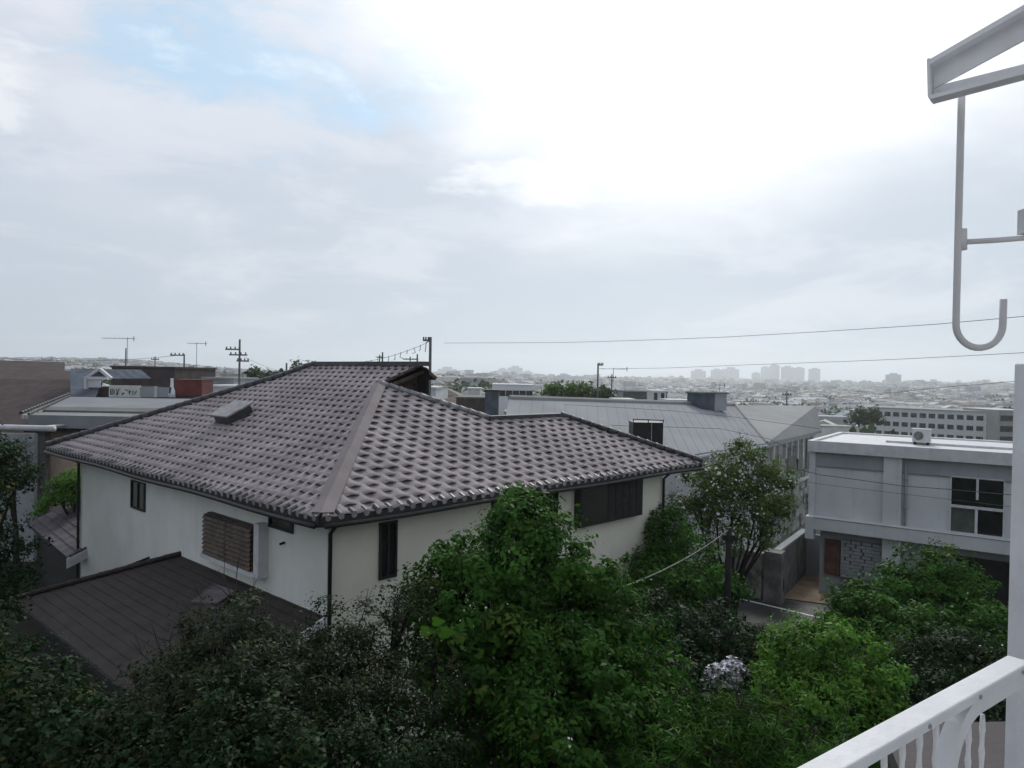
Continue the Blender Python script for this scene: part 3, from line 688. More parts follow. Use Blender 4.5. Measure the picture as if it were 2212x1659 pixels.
# ------------------------------------------------------------------ big grey roof building
gb_ = empty('grey_roof_building', (10, 45, 0), 'large building with a wide plain grey sloping roof and pale end slope behind the garden', 'building')
C1 = P(1657, 957, 36.5); zE = C1.z; C2 = PZ(1775, 930, zE)
Rg = P(1588, 876, 47); Rl = P(1120, 861, 60)
CL = PZ(1430, 992, zE); nB = (Rg-C1).cross(CL-C1).normalized(); Rl = PPL(1100, 861, C1, nB); CL = C1+(CL-C1)*1.25; CL2 = PPL(1080, 960, C1, nB)
m = MB(); m.slab([C1, Rg, Rl, CL2, CL][::-1], .14); m.build('roof', M_['roof_grey'], gb_)
m = MB(); m2 = MB()
for k in range(1, 26):
    t_ = k/26; a_1 = Rg.lerp(Rl, t_); b_1 = C1.lerp(CL, t_*1.6) if t_*1.6 <= 1 else CL.lerp(CL2, (t_*1.6-1)/.6)
    m2.tube([a_1+UP*.005, b_1+UP*.005], .014, 4)
m2.build('roof_seam', M_['roof_grey'], gb_)
m2 = MB(); m2.tube([Rg+UP*.05, Rl+UP*.05], .13, 6); m2.tube([C1+UP*.04, Rg+UP*.04], .08, 6); m2.build('ridge_cap', M_['roof_pale'], gb_)
m2 = MB(); m2.tube([C1-UP*.14, CL-UP*.14], .08, 6); m2.build('gutter', M_['concrete_l'], gb_)
m.slab([C1, C2, Rg+Vector((6.5, 2.5, 0)), Rg+Vector((.1, 0, .02))], .14); o = m.build('roof', M_['roof_pale'], gb_); o['label'] = 'pale end slope of the grey roof'
m = MB()
def vq(m, a, b, z0, z1): m.quad((a.x, a.y, z0), (b.x, b.y, z0), (b.x, b.y, z1), (a.x, a.y, z1))
i1 = C1+Vector((-.1, .5, 0)); i2 = C2+Vector((-.3, .4, 0)); iL = CL+Vector((0, .5, 0))
vq(m, i1, iL, 0, zE-.1); m.build('wall', M_['concrete_l'], gb_)
m = MB(); vq(m, i1, i2, 3.4, zE-.1); m.build('wall', M_['roof_pale'], gb_)
ed = (i2-i1).normalized(); eo = Vector((ed.y, -ed.x, 0)); frE = (Vector((i1.x, i1.y, 0)), ed, eo, UP); wE = (i2-i1).length
m = MB(); zz = 0; rr = random.Random(4)
while zz < 3.4:      # rough facing of uneven blocks
    x = 0; hh = rr.uniform(.35, .6)
    while x < wE:
        ww = rr.uniform(.5, 1.3); m.box((x, 0, zz), (min(x+ww, wE)-.02, rr.uniform(.04, .22), min(zz+hh, 3.4)-.02), frE); x += ww
    zz += hh
m.build('stone_base', M_['stone'], gb_)
m = MB(); m.box((0, -.02, 0), (wE, .03, 3.45), frE); m.build('wall', M_['concrete_d'], gb_)
for k, (fx, fw, z0_, z1_) in enumerate(((.18, .12, .9, 2.0), (.42, .16, .7, 2.3), (.62, .09, .8, 2.2), (.80, .10, .5, 2.4))):
    m = MB(); m.box((wE*fx, .02, zE-z1_), (wE*(fx+fw), .09, zE-z0_), frE); m.build('window', M_['concrete_d'] if k % 2 else M_['glass2'], gb_)
m = MB(); m.box((-.1, .0, zE-.34), (wE+.1, .14, zE-.15), frE)
for k in range(9): m.box((wE*(k+.3)/9, .02, zE-.8-rr.random()*.8), (wE*(k+.3)/9+rr.uniform(.1, .35), .1+rr.random()*.06, zE-.36), frE)
m.build('cornice', M_['white2'], gb_)
m = MB(); m.box((0, .03, zE-2.9), (wE, .3, zE-2.75), frE); m.build('ledge', M_['concrete_l'], gb_)
# dark box on the roof
Ob = PPL(1367, 962, C1, nB); BD = Ob.y; m = MB(); bw = 65/1519*BD; fr = (Ob, Vector((1, 0, 0)), Vector((0, 1, 0)), UP); bh_ = 50/1519*BD
m.box((0, 0, 0), (bw, 1.1, bh_), fr); m.box((bw*.6, -.03, 0), (bw*.62, -.003, bh_), fr, 1)
for a, b in (((0, 0), (0, 0)), ((bw, 0), (bw, 0)), ((bw*.5, 0), (bw*.5, 0))): m.tube([Ob+Vector((a[0], 0, bh_)), Ob+Vector((a[0], 0, bh_+.14))], .02, 5)
m.tube([Ob+Vector((0, 0, bh_+.13)), Ob+Vector((bw, 0, bh_+.1))], .02, 5)
build_root(m, 'rooftop_tank_box', [M_['black'], M_['concrete']], 'black sheet metal box with a thin rail standing against the grey roof', 'tank box')
O = PPL(1515, 884, C1, nB)-UP*.1; m = MB(); fr = (O, Vector((.92, .39, 0)), Vector((-.39, .92, 0)), UP); m.box((0, 0, 0), (1.0, 1.4, 1.05), fr); m.box((1.0, .001, 0), (1.9, 1.4, 1.05), fr, 1); m.box((-.1, -.1, 1.051), (2.0, 1.5, 1.13), fr, 2)
build_root(m, 'rooftop_hut', [M_['slate'], M_['concrete'], M_['concrete_d']], 'small blue-grey boxy hut on the far edge of the grey roof', 'rooftop hut')

# ------------------------------------------------------------------ pale two storey building at the road
wb = empty('pale_concrete_building', (17, 31, 0), 'pale grey concrete building with flat roof and four-pane dark window beside the road', 'building')
ca, cb = P(1757, 960, 30), P(2183, 985, 26); ca.z = cb.z = 0; we = (cb-ca).normalized(); wo_ = Vector((we.y, -we.x, 0)); wo_ = wo_ if wo_.y < 0 else -wo_
WW = WallF(ca, we, wo_); LW = (cb-ca).length+4; DPW = 6.0
zr = WW.at(1900, 961)[1]; zr0 = WW.at(1900, 984)[1]
zl1, zl0 = WW.at(1950, 1135)[1], WW.at(1950, 1163)[1]
m = MB(); m.box((0, -DPW, zl0), (LW, 0, zr0), WW.fr); m.build('wall', M_['concrete_l'], wb)
m = MB(); m.box((-.15, -DPW-.3, zr0), (LW, .38, zr-.05), WW.fr); m.box((.3, -DPW+.2, zr-.05), (LW, .1, zr-.03), WW.fr)
for (a, b, c, d) in ((-.15, .22, LW, .38), (-.15, -DPW-.3, LW, -DPW), ): m.box((a, b, zr-.05), (c, d, zr+.03), WW.fr)
m.box((-.15, -DPW, zr-.05), (.05, .22, zr+.03), WW.fr)
m.box((2.5, -2.6, zr-.03), (LW, -1.9, zr+.06), WW.fr)
m.build('roof', M_['white2'], wb)
zb0 = WW.at(1850, 1013)[1]; m = MB(); m.box((.12, 0, zb0), (LW, .06, zr0-.005), WW.fr); m.build('beam', M_['concrete'], wb)  # darker than the wall: the shadow under the fascia is in its colour
tp0, tp1 = WW.at(1909, 1060)[0], WW.at(1948, 1060)[0]
m = MB(); m.box((tp0, 0, zl1), (tp1, .2, zr0-.008), WW.fr); m.build('pilaster', M_['concrete_l'], wb)
m = MB(); m.box((-.12, -.2, zl1-.9), (.12, .12, zr0-.01), WW.fr); m.build('corner_pier', M_['concrete_l'], wb)
m = MB(); m.box((-.14, -.3, zl0), (LW, .55, zl1), WW.fr); m.box((-.14, .3, zl0-.42), (.2, .55, zl0), WW.fr); m.build('ledge', M_['concrete_l'], wb)
t0, t1, z0, z1 = WW.rect(2055, 2167, (1029, 1040), (1148, 1158))
zm = (z0+z1)/2-.05
m = MB()
m.box((t0-.06, .0, z0-.08), (t1+.06, .12, z0), WW.fr); m.box((t0-.04, 0, zm-.06), (t1+.04, .1, zm+.04), WW.fr)
m.box(((t0+t1)/2-.05, 0, z0), ((t0+t1)/2+.04, .085, zm-.06), WW.fr); m.box(((t0+t1)/2-.03, 0, zm+.3), ((t0+t1)/2+.05, .08, z1), WW.fr)
m.box((t0-.05, 0, z0), (t0, .08, z1), WW.fr); m.box((t1, 0, z0), (t1+.05, .08, z1), WW.fr); m.box((t0, 0, z1), (t1, .07, z1+.05), WW.fr)
wno = m.build('window', M_['white2'], wb)
tm = (t0+t1)/2
for i, (a, b, c, d, g_) in enumerate(((t0, tm-.05, z0, zm-.06, 'glass2'), (tm+.04, t1, z0, zm-.06, 'glass'), (t0, tm, zm+.04, z1, 'glass'), (tm, t1, zm+.04, z1, 'glass'))):
    m = MB(); m.box((a, .005, c), (b, .03-.004*i, d), WW.fr); m.build('pane', M_[g_], wno)
m = MB(); dpx = tp1+.14
m.tube([WW.O+WW.e*dpx+WW.out*.07+UP*zr0, WW.O+WW.e*dpx+WW.out*.07+UP*(zl1+.0)], .045, 8)
for z_ in (zr0-.9, zr0-2.0): m.box((dpx-.07, 0, z_), (dpx+.07, .13, z_+.05), WW.fr)
m.build('downpipe', M_['concrete'], wb, True)
m = MB(); m.box((.2, .06, zb0-.012), (LW, .075, zb0+.012), WW.fr); m.box((.2, .551, zl1-.03), (LW, .565, zl1-.01), WW.fr); m.build('drip_edge', M_['concrete_d'], wb)
# lower storey
m = MB(); m.box((.3, -DPW, 0), (LW, -.25, zl0-.004), WW.fr); m.build('wall', M_['concrete'], wb)
tl0, tl1 = WW.at(1905, 1225)[0], WW.at(1944, 1225)[0]
m = MB(); m.box((tl0, -.249, 0), (tl1, .1, zl0-.006), WW.fr); m.build('pilaster', M_['concrete_l'], wb)
tb0, tb1 = WW.at(1815, 1210)[0], WW.at(1903, 1210)[0]; zt_, zb_ = WW.at(1860, 1172)[1], WW.at(1860, 1254)[1]
m = MB(); m.box((tb0, -.24, zb_-.6), (tb1, -.20, zt_), WW.fr, 0); nrow = 11
for r in range(nrow):
    z_ = zb_+(zt_-zb_)*r/nrow; hgt = (zt_-zb_)/nrow*.86; x = tb0-(.2 if r % 2 else 0)
    while x < tb1:
        a, b = max(x, tb0), min(x+.33, tb1)
        if b-a > .05: m.box((a, -.199, z_), (b, -.11+rr.uniform(-.02, .015), z_+hgt), WW.fr, 1)
        x += .33 + (.07 if rr.random() < .6 else .01)
m.build('brick_screen', [M_['concrete_d'], M_['concrete']], wb)
td0, td1 = WW.at(1779, 1210)[0], WW.at(1813, 1210)[0]; m = MB(); m.box((td0, -.24, WW.at(1790, 1243)[1]), (td1, -.17, WW.at(1790, 1166)[1]), WW.fr); m.box((td1-.14, -.17, WW.at(1790, 1243)[1]), (td1-.02, -.13, WW.at(1790, 1168)[1]), WW.fr); m.build('door', M_['brick'], wb)
tg0 = WW.at(2062, 1230)[0]; m = MB(); m.box((tg0, -.24, .0), (LW-.5, -.16, WW.at(2110, 1216)[1]), WW.fr); m.box((tg0-.1, -.24, WW.at(2110, 1216)[1]), (LW-.4, -.05, WW.at(2110, 1208)[1]), WW.fr); m.build('garage_door', M_['black'], wb)
# AC unit on the roof
O = WW.O+WW.e*(WW.at(1938, 950)[0]+.35)-WW.out*2.0+UP*(zr-.03); m = MB(); fr = (O, WW.e, WW.out, UP)
m.box((0, 0, .12), (.66, .34, .64), fr); m.box((.05, .05, 0), (.13, .3, .12), fr, 1); m.box((.52, .05, 0), (.6, .3, .12), fr, 1)
c = O+WW.e*.23+UP*.38+WW.out*.34; m.tube([c, c+WW.out*.02], .18, 14, 2); m.box((-.02, -.02, .64), (.68, .36, .67), fr)
build_root(m, 'air_conditioner_unit', [M_['white2'], M_['frame'], M_['concrete_d']], 'white boxed air conditioner unit standing on the flat pale roof', 'air conditioner')
# driveway, boundary walls, car
dw = [PZ(1690, 1293, 0), PZ(1790, 1306, 0), PZ(1815, 1243, 0), PZ(1742, 1239, 0)]
m = MB(); m.quad(*[p+UP*.02 for p in dw]); tag(m.build('driveway', M_['tan']), kind='structure')
pb = PZ(1672, 1300, 0); wv = PZ(1737, 1238, 0); pz = zrow(1672, 1190, pb.y)
dv = (wv-pb).normalized(); ov_ = Vector((dv.y, -dv.x, 0)); 
m = MB(); m.box((.3, -.1, 0), ((wv-pb).length, .1, pz-.1), (pb, dv, ov_, UP)); m.box((.25, -.15, pz-.1), ((wv-pb).length, .15, pz), (pb, dv, ov_, UP), 1)
m.box((-.35, -.34, 0), (.3, .34, pz), (pb, dv, ov_, UP), 2)
m.box((.0, .341, .5), (.1, .36, 1.0), (pb, dv, ov_, UP), 3)
build_root(m, 'boundary_wall', [M_['concrete_d'], M_['concrete'], M_['concrete_d'], M_['frame']], 'grey concrete wall ending in a square pier beside the tan driveway', 'wall')
m = MB(); a = pb+Vector((-.36, .3, 0)); b = PZ(1580, 1275, 0); dd = (b-a).normalized(); m.box((0, -.12, 0), ((b-a).length, .12, pz-.25), (a, dd, Vector((-dd.y, dd.x, 0)), UP)); m.box((0, -.17, pz-.25), ((b-a).length, .17, pz-.17), (a, dd, Vector((-dd.y, dd.x, 0)), UP))
build_root(m, 'boundary_wall', M_['stone'], 'rough plastered wall behind the leaning tree stems, left of the square pier', 'wall')
m = MB(); a = PZ(1738, 1240, 0); fr = (a, we, wo_, UP); m.box((0, -.2, 0), (1.05, -.02, zrow(1750, 1160, 32)), fr)
build_root(m, 'grey_gate', M_['concrete'], 'plain grey gate panel between the driveway wall and red door', 'gate')
def car():
    O = PZ(1800, 1318, 0)+Vector((.35, .2, 0)); e = we; o = wo_; root = empty('parked_car', O+e*2.0, 'dark blue car parked in front of the brick screen, mostly behind shrubs', 'car'); fr = (O, e, o, UP)
    prof = [(0, .35), (0, .75), (.25, .9), (1.0, .98), (1.65, 1.42), (3.0, 1.45), (3.6, 1.05), (4.1, .95), (4.15, .4)]
    m = MB(); n = len(prof); i0 = 0
    for y in (-.8, .8):
        for (x, z) in prof: m.v.append(tuple(O+e*x+o*(y*(1 if z < 1 else .85))+UP*z))
    m.f.append(tuple(range(n))); m.f.append(tuple(range(2*n-1, n-1, -1)));
    for k in range(n): q = (k+1) % n; m.f.append((k, q, n+q, n+k))
    m.mi = [0]*len(m.f); m.build('body', M_['car'], root)
    for x in (.8, 3.3):
        for y in (-.72, .72):
            m = MB(); c = O+e*x+o*y+UP*.31; m.tube([c-o*.1, c+o*.1], .31, 16); wh = m.build('wheel', M_['black'], root)
    m = MB(); m.quad(*[O+e*x+o*y+UP*z for x, y, z in ((1.1, -.6, 1.06), (1.1, .6, 1.06), (1.6, .55, 1.40), (1.6, -.55, 1.40))]); m.build('windscreen', M_['glass'], root)
    m = MB(); m.quad(*[O+e*x+o*y+UP*z for x, y, z in ((1.5, .765, 1.0), (3.1, .765, 1.0), (2.85, .70, 1.36), (1.75, .70, 1.36))]); m.build('side_window', M_['glass'], root)
car()
# utility pole in the garden with rope
pbse = PZ(1566, 1500, 0); ptop = P(1579, 1140, pbse.y); ptop.x = pbse.x+.02
pole = empty('timber_pole', pbse, 'dark weathered timber pole rising from the dark shrubs in front of the blossom tree', 'pole')
m = MB(); m.tube([pbse, pbse.lerp(ptop, .5), ptop], [.105, .095, .085], 10); m.build('shaft', M_['pole'], pole, True)
m = MB(); m.box((-.16, -.08, -.35), (.16, .08, -.2), (ptop, Vector((1, 0, 0)), Vector((0, 1, 0)), UP)); m.build('bracket', M_['pole'], pole)
def catenary(a, b, sag, n=30): return [a.lerp(b, t)-UP*(sag*4*t*(1-t)) for t in np.linspace(0, 1, n)]
m = MB(); m.tube(catenary(ptop-UP*.05, P(1338, 1270, 15.5), .15), .016, 5)
build_root(m, 'rope', M_['rope'], 'thin pale rope slanting down from the timber pole top', 'rope')

# ------------------------------------------------------------------ cables
def cable(name, pts, r, label, group=None, mt='cable'):
    m = MB(); m.tube(pts, r*.75, 5); return build_root(m, name, M_[mt], label, 'cable', group)
def through(rows, d0, d1, ext=None):
    n = len(rows); return [P(x, y, d0+(d1-d0)*(x-rows[0][0])/(rows[-1][0]-rows[0][0])) for x, y in rows]
CG = 'overhead cables'
cable('overhead_cable', through([(960, 741), (1215, 740), (1355, 736), (1470, 732), (1570, 728), (1745, 718), (1890, 709), (2015, 701), (2140, 690), (2300, 675)], 32, 14), .010, 'highest thin cable crossing the sky towards the hook', CG)
cable('overhead_cable', through([(1300, 797), (1440, 795), (1620, 788), (1760, 783), (1870, 779), (1960, 775), (2060, 770), (2300, 757)], 34, 16), .010, 'second thin cable in the sky just above the far towers', CG)
cable('overhead_cable', through([(1900, 852), (1990, 841), (2060, 834), (2110, 831), (2165, 826), (2300, 815)], 24, 16), .012, 'thin cable running along the hazy skyline near the white pillar', CG)
cable('overhead_cable', through([(1140, 869), (1167, 872), (1260, 876), (1350, 881), (1460, 888), (1587, 901), (1700, 916), (1770, 926)], 36, 27), .010, 'thin cable passing in front of the upper grey roof', CG)
cable('overhead_cable', through([(1290, 918), (1360, 920), (1470, 923), (1555, 926), (1660, 948), (1720, 975)], 33, 27), .012, 'thin cable behind the black roof box', CG)
cable('overhead_cable', through([(1560, 952), (1640, 958), (1680, 1003), (1774, 1026), (1858, 1037), (1950, 1050), (2050, 1057), (2230, 1073)][2:], 25.5, 20), .015, 'upper of two cables hanging in front of the pale building', CG)
cable('overhead_cable', through([(1700, 1034), (1781, 1047), (1858, 1056), (1940, 1066), (2036, 1077), (2230, 1100)], 25, 20), .009, 'lower of two cables hanging in front of the pale building', CG)

def pole_top(name, label, sx, syt, d, r, g=0.0, arms=(), group=None, lean=0):
    t = P(sx, syt, d); b = Vector((t.x-lean, t.y, TZ(t.x, t.y))); root = empty(name, b, label, 'utility pole', group)
    m = MB(); m.tube([b, t], [r*1.25, r*.8], 8); m.build('shaft', M_['polegrey'], root, True)
    for (dz, ln, off) in arms:
        c = t-UP*dz; m = MB(); m.box((-ln/2+off, -.06, -.05), (ln/2+off, .06, .05), (c, Vector((1, 0, 0)), Vector((0, 1, 0)), UP))
        for k in (-.42, -.15, .15, .42): m.tube([c+Vector((k*ln+off, 0, .05)), c+Vector((k*ln+off, 0, .2))], .05, 6)
        m.build('crossarm', M_['polegrey'], root)
    return root, t
pa, ta = pole_top('utility_pole', 'tall thin utility pole rising behind the dark gable', 930, 728, 42, .10, arms=((.2, .5, -.2),))
m = MB(); m.tube([ta-UP*.25, ta+Vector((-.25, 0, -.3)), ta+Vector((-.3, 0, -.9))], .025, 5); m.build('cable_bracket', M_['cable'], pa)
pb_, tb_ = pole_top('utility_pole', 'utility pole bristling with crossarms beyond the tiled roof, left of the chimney line', 518, 733, 52, .09, arms=((.75, 1.1, -.5), (1.15, 1.3, -.1), (1.6, .9, .25)))
pole_top('utility_pole', 'short dark pole standing among far roofs just beyond the hip of the tiled roof', 619, 784, 46, .07)
pole_top('utility_pole', 'dark pole with a bent tip above the grey roof skyline', 1292, 786, 62, .09, arms=((.1, .5, .2),))
pole_top('utility_pole', 'small pole behind the red box with one crossarm', 398, 765, 60, .08, arms=((.1, 1.2, -.6),))
pole_top('utility_pole', 'thin spiked pole above the boxy brown house', 272, 752, 62, .07)
for k, (x, y, d) in enumerate(((1322, 808, 80), (335, 770, 90), (1700, 845, 75))): pole_top('utility_pole', ('faint leaning pole right of the bent-tip pole', 'faint far pole between two aerials over the brown house', 'short pole near the far end of the pale end slope')[k], x, y, d, .08, arms=((.4, 1.0, 0),))
# cable with hangers
m = MB(); ra1, ra2 = ta-UP*.25, P(690, 782, 50); pts = catenary(ra1, ra2, .55, 40); m.tube(pts, .012, 5)
hc2 = m.build('overhead_cable', M_['cable'], None); tag(hc2, 'sagging cable with little dark hangers left of the tall thin pole', 'cable', CG)
m = MB()
for k in range(3, 38, 2):
    p = pts[k]; s = random.uniform(.15, .32); m.tube([p+UP*.05, p-UP*s+Vector((random.uniform(-.12, .12), 0, 0)), p-UP*(s+.05)+Vector((random.uniform(-.15, .15), 0, 0))], .022, 5)
m.build('cable_hanger', M_['cable'], hc2)
cable('overhead_cable', catenary(P(400, 766, 60), P(-60, 768, 60), .5), .02, 'cable above the big brown roof near the skyline', CG)
cable('overhead_cable', catenary(P(518, 765, 52), P(640, 806, 60), .3), .012, 'short cable dropping from the crossarm pole to the far roofs', CG)

# TV aerials
def aerial(sx, sy, d, boom, hgt, label, ne=6, dirx=1, mastoff=0):
    c = P(sx, sy, d); root = empty('tv_aerial', (c.x+mastoff, c.y, c.z-hgt), label, 'aerial', 'TV aerials on the rooftops')
    m = MB(); m.tube([(c.x+mastoff, c.y, c.z-hgt), (c.x+mastoff, c.y, c.z+.1)], .022, 6); m.build('mast', M_['polegrey'], root)
    m = MB(); m.tube([(c.x-boom/2, c.y, c.z), (c.x+boom/2, c.y, c.z)], .018, 5)
    for k in range(ne):
        x = c.x-boom/2+boom*k/(ne-1); L_ = .22+.25*k/(ne-1); m.tube([(x, c.y-L_, c.z+.02), (x, c.y+L_, c.z+.02)], .010, 4)
    m.tube([(c.x+boom/2*dirx, c.y, c.z-.2), (c.x+boom/2*dirx, c.y, c.z+.2)], .03, 5)
    m.build('boom', M_['cable'], root)
aerial(255, 731, 60, 2.7, 2.2, 'long-boomed TV aerial over the boxy brown house', 8, mastoff=.8)
aerial(425, 742, 62, 1.6, 2.0, 'small TV aerial between the red box and the crossarm pole')
aerial(886, 776, 27, .55, .45, 'TV aerial on the ridge beside the dark gable', 5)
aerial(820, 772, 26.5, .22, .5, 'tiny stub aerial on the middle of the tiled ridge', 3)
aerial(1325, 797, 62, 2.4, 1.2, 'thin wide TV aerial beside the bent-tip pole', 7)
aerial(1555, 832, 60, .8, 1.0, 'TV aerial above the blue-grey rooftop hut', 5)

# ------------------------------------------------------------------ middle distance blocks
block('brick_building', 'small brown brick building with a dark rooftop box beyond the tiled hip', 'building', 985, 1073, 858, 72, 8, M_['brown_big'], M_['concrete_d'])
block('dark_rooftop_box', 'dark grey box beside the small brick building', 'rooftop box', 1047, 1076, 842, 70, 2.5, M_['slate'], M_['black'], ground=5.0)
block('cream_tower', 'narrow cream stepped building behind the brick one', 'building', 1008, 1036, 838, 105, 6, M_['sign'], M_['white2'])
block('white_hall', 'bright white low hall in the middle distance', 'building', 1062, 1150, 830, 135, 10, M_['white'], M_['white'], wins=(6, 1, 1.2, 1.1, 1.2, 3))
block('white_house', 'white house squeezed behind the utility pole', 'house', 915, 940, 836, 60, 5, M_['concrete_l'], M_['white2'])
block('green_hall', 'dull green-grey hall behind the far edge of the grey roof', 'building', 1345, 1440, 846, 95, 9, M_['glass2'], M_['slate'])
block('white_penthouse', 'small white rooftop block with two dark slots', 'building', 1408, 1438, 843, 76, 3, M_['white2'], M_['white'], wins=(2, 1, .35, 1.4, .3, 2), ground=3)
for k, (a, b, y, d) in enumerate(((1330, 1372, 862, 66), (1385, 1410, 866, 64), (1445, 1500, 864, 66), (1290, 1330, 853, 90))):
    block('flat_house', ('white flat-roofed house peeping over the grey roof left of the two-slot block', 'tiny white flat-roofed annexe next to the two-slot block', 'long pale flat house between the two-slot block and blue-grey hut', 'pale flat house below the bent-tip pole')[k], 'house', a, b, y, d, 4, M_['white2'], M_['concrete_l'], ground=0)
ap = block('apartment_block', 'long pale four-storey apartment block with rows of dark windows beyond the flat roof', 'building', 1872, 2150, 884, 205, 14, M_['white2'], M_['roof_pale'], wins=(14, 4, 1.55, 1.25, 1.2, 2.75), skew=-22, ov=.3)
block('apartment_block', 'separate pale stair tower and balconies at the end of the long apartment block', 'building', 2156, 2230, 886, 180, 14, M_['roof_pale'], M_['concrete_l'], wins=(2, 4, 3.2, 1.5, 1.4, 2.7))

# far towers in the haze
tw = [(1494, 1524, 801, 4300), (1537, 1560, 799, 4300), (1562, 1596, 797, 4500), (1646, 1662, 793, 4600), (1665, 1683, 789, 4200), (1690, 1714, 793, 4200), (1717, 1737, 795, 4250), (1750, 1771, 797, 4100), (1920, 1946, 809, 2900),
      (945, 985, 797, 4400), (986, 1012, 803, 4400), (1075, 1095, 797, 4600), (1096, 1128, 794, 4500), (1128, 1150, 803, 4400), (1626, 1642, 806, 4500)]
lbl = ['faint pale tower block first from the hazy skyline group centre', 'slim hazy tower block next to a wider one', 'wide hazy slab tower in the skyline', 'faintest slim tower just before the tall trio', 'tallest tower of the hazy skyline', 'broad tower of the tall skyline trio', 'last tower of the tall skyline trio', 'round-topped hazy tower standing alone beyond the trio', 'lone darker blue tower with a peaked cap above the right hills',
       'broad faint block on the skyline right of the utility pole', 'low faint block beside the broad one on the skyline', 'faint slim block over the white hall', 'faint wide block over the white hall, tallest there', 'low faint block closing the cluster over the white hall', 'short ghostly block between the slab and the trio']
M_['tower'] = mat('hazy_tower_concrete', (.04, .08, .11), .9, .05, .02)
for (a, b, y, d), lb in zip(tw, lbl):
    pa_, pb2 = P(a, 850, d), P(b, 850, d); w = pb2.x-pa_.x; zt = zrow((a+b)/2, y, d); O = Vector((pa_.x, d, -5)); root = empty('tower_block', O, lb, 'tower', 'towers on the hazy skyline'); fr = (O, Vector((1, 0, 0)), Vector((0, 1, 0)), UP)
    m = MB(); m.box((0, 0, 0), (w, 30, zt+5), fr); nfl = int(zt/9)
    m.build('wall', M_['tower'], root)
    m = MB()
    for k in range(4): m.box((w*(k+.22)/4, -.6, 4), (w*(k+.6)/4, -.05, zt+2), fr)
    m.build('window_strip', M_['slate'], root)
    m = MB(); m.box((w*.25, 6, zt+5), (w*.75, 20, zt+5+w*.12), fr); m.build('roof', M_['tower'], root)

# ------------------------------------------------------------------ the town: individual houses, then the mass
def noise_col(c, v): return tuple(x*v for x in c)
RM = {'grey': (.25, .26, .27), 'dark': (.06, .06, .07), 'brown': (.13, .095, .08), 'pale': (.52, .53, .54), 'blue': (.17, .22, .27), 'tan': (.36, .33, .28)}
WM = {'white': (.66, .66, .65), 'cream': (.55, .52, .45), 'grey': (.38, .39, .40)}
for k, c in RM.items(): M_['r_'+k] = mat('town_roof_'+k, c, .75, .12, .5)
for k, c in WM.items(): M_['w_'+k] = mat('town_wall_'+k, c, .9, .08, .5)
protos = {}
def proto(kind, rc, wc):
    key = (kind, rc, wc)
    if key in protos: return protos[key]
    rr = random.Random(hash(kind)%7 + len(protos)); w, d, h = rr.uniform(8, 11), rr.uniform(7, 9), rr.choice((5.4, 5.8, 6.2))
    if kind == 'flat': h = rr.choice((6.2, 8.6, 9.0)); w += 2
    root, fr, wf = prism_house('town_house', 'x', 'house', Vector((-w/2, -d/2, 0)), Vector((1, 0, 0)), w, d, h, {'gable': 2.0, 'gable_front': 2.2, 'hip': 2.0, 'flat': .35}[kind], M_['w_'+wc], M_['r_'+rc], kind, ov=.5 if kind != 'flat' else .15,
        wins=[(x, x+1.5, z, z+1.1) for x in (w*.12, w*.45, w*.75) for z in (([3.7, 1.0] if h < 7 else [h-2.0, h-4.8]))][:5])
    root.location = (0, 0, 0)
    for c in root.children:
        c.location = Vector((0, 0, 0))
    ch = [(c, list(c.children)) for c in root.children]
    protos[key] = (root, ch, h); return protos[key]
kname = {'gable': 'gabled', 'gable_front': 'gable-fronted', 'hip': 'hip-roofed', 'flat': 'flat-roofed'}
def zone(az, r):
    a = 'behind the brown roofs' if az < -22 else 'beyond the tiled ridge' if az < -8 else 'around the white hall' if az < 1 else 'behind the wide grey roof' if az < 14 else 'below the tall skyline trio' if az < 22 else 'beside the apartment block' if az < 31 else 'near the white pillar'
    b = 'close' if r < 130 else 'farther out' if r < 230 else 'deep in the haze'
    return b, a
used_protos = set(); placed = []; count = 0
rr = random.Random(21)
ring = []
r = 68
while r < 430:
    step = 15.5+r*.012; da = math.degrees(step/r); a = -38+rr.random()*da
    while a < 38: ring.append((r+rr.uniform(-4, 4), a+rr.uniform(-.2, .2)*da)); a += da
    r += 13.5+r*.02
ring.sort()
def blocked(x, y, r_, a_):
    # keep clear of the first row of buildings and of the apartments
    if r_ < 100 and -2 < a_ < 31: return True
    if r_ < 80 and a_ < -14: return True
    if r_ < 120 and -14 <= a_ < -1: return True
    if r_ < 245 and a_ > 22: return True
    if r_ < 150 and a_ > 12: return True
    return False
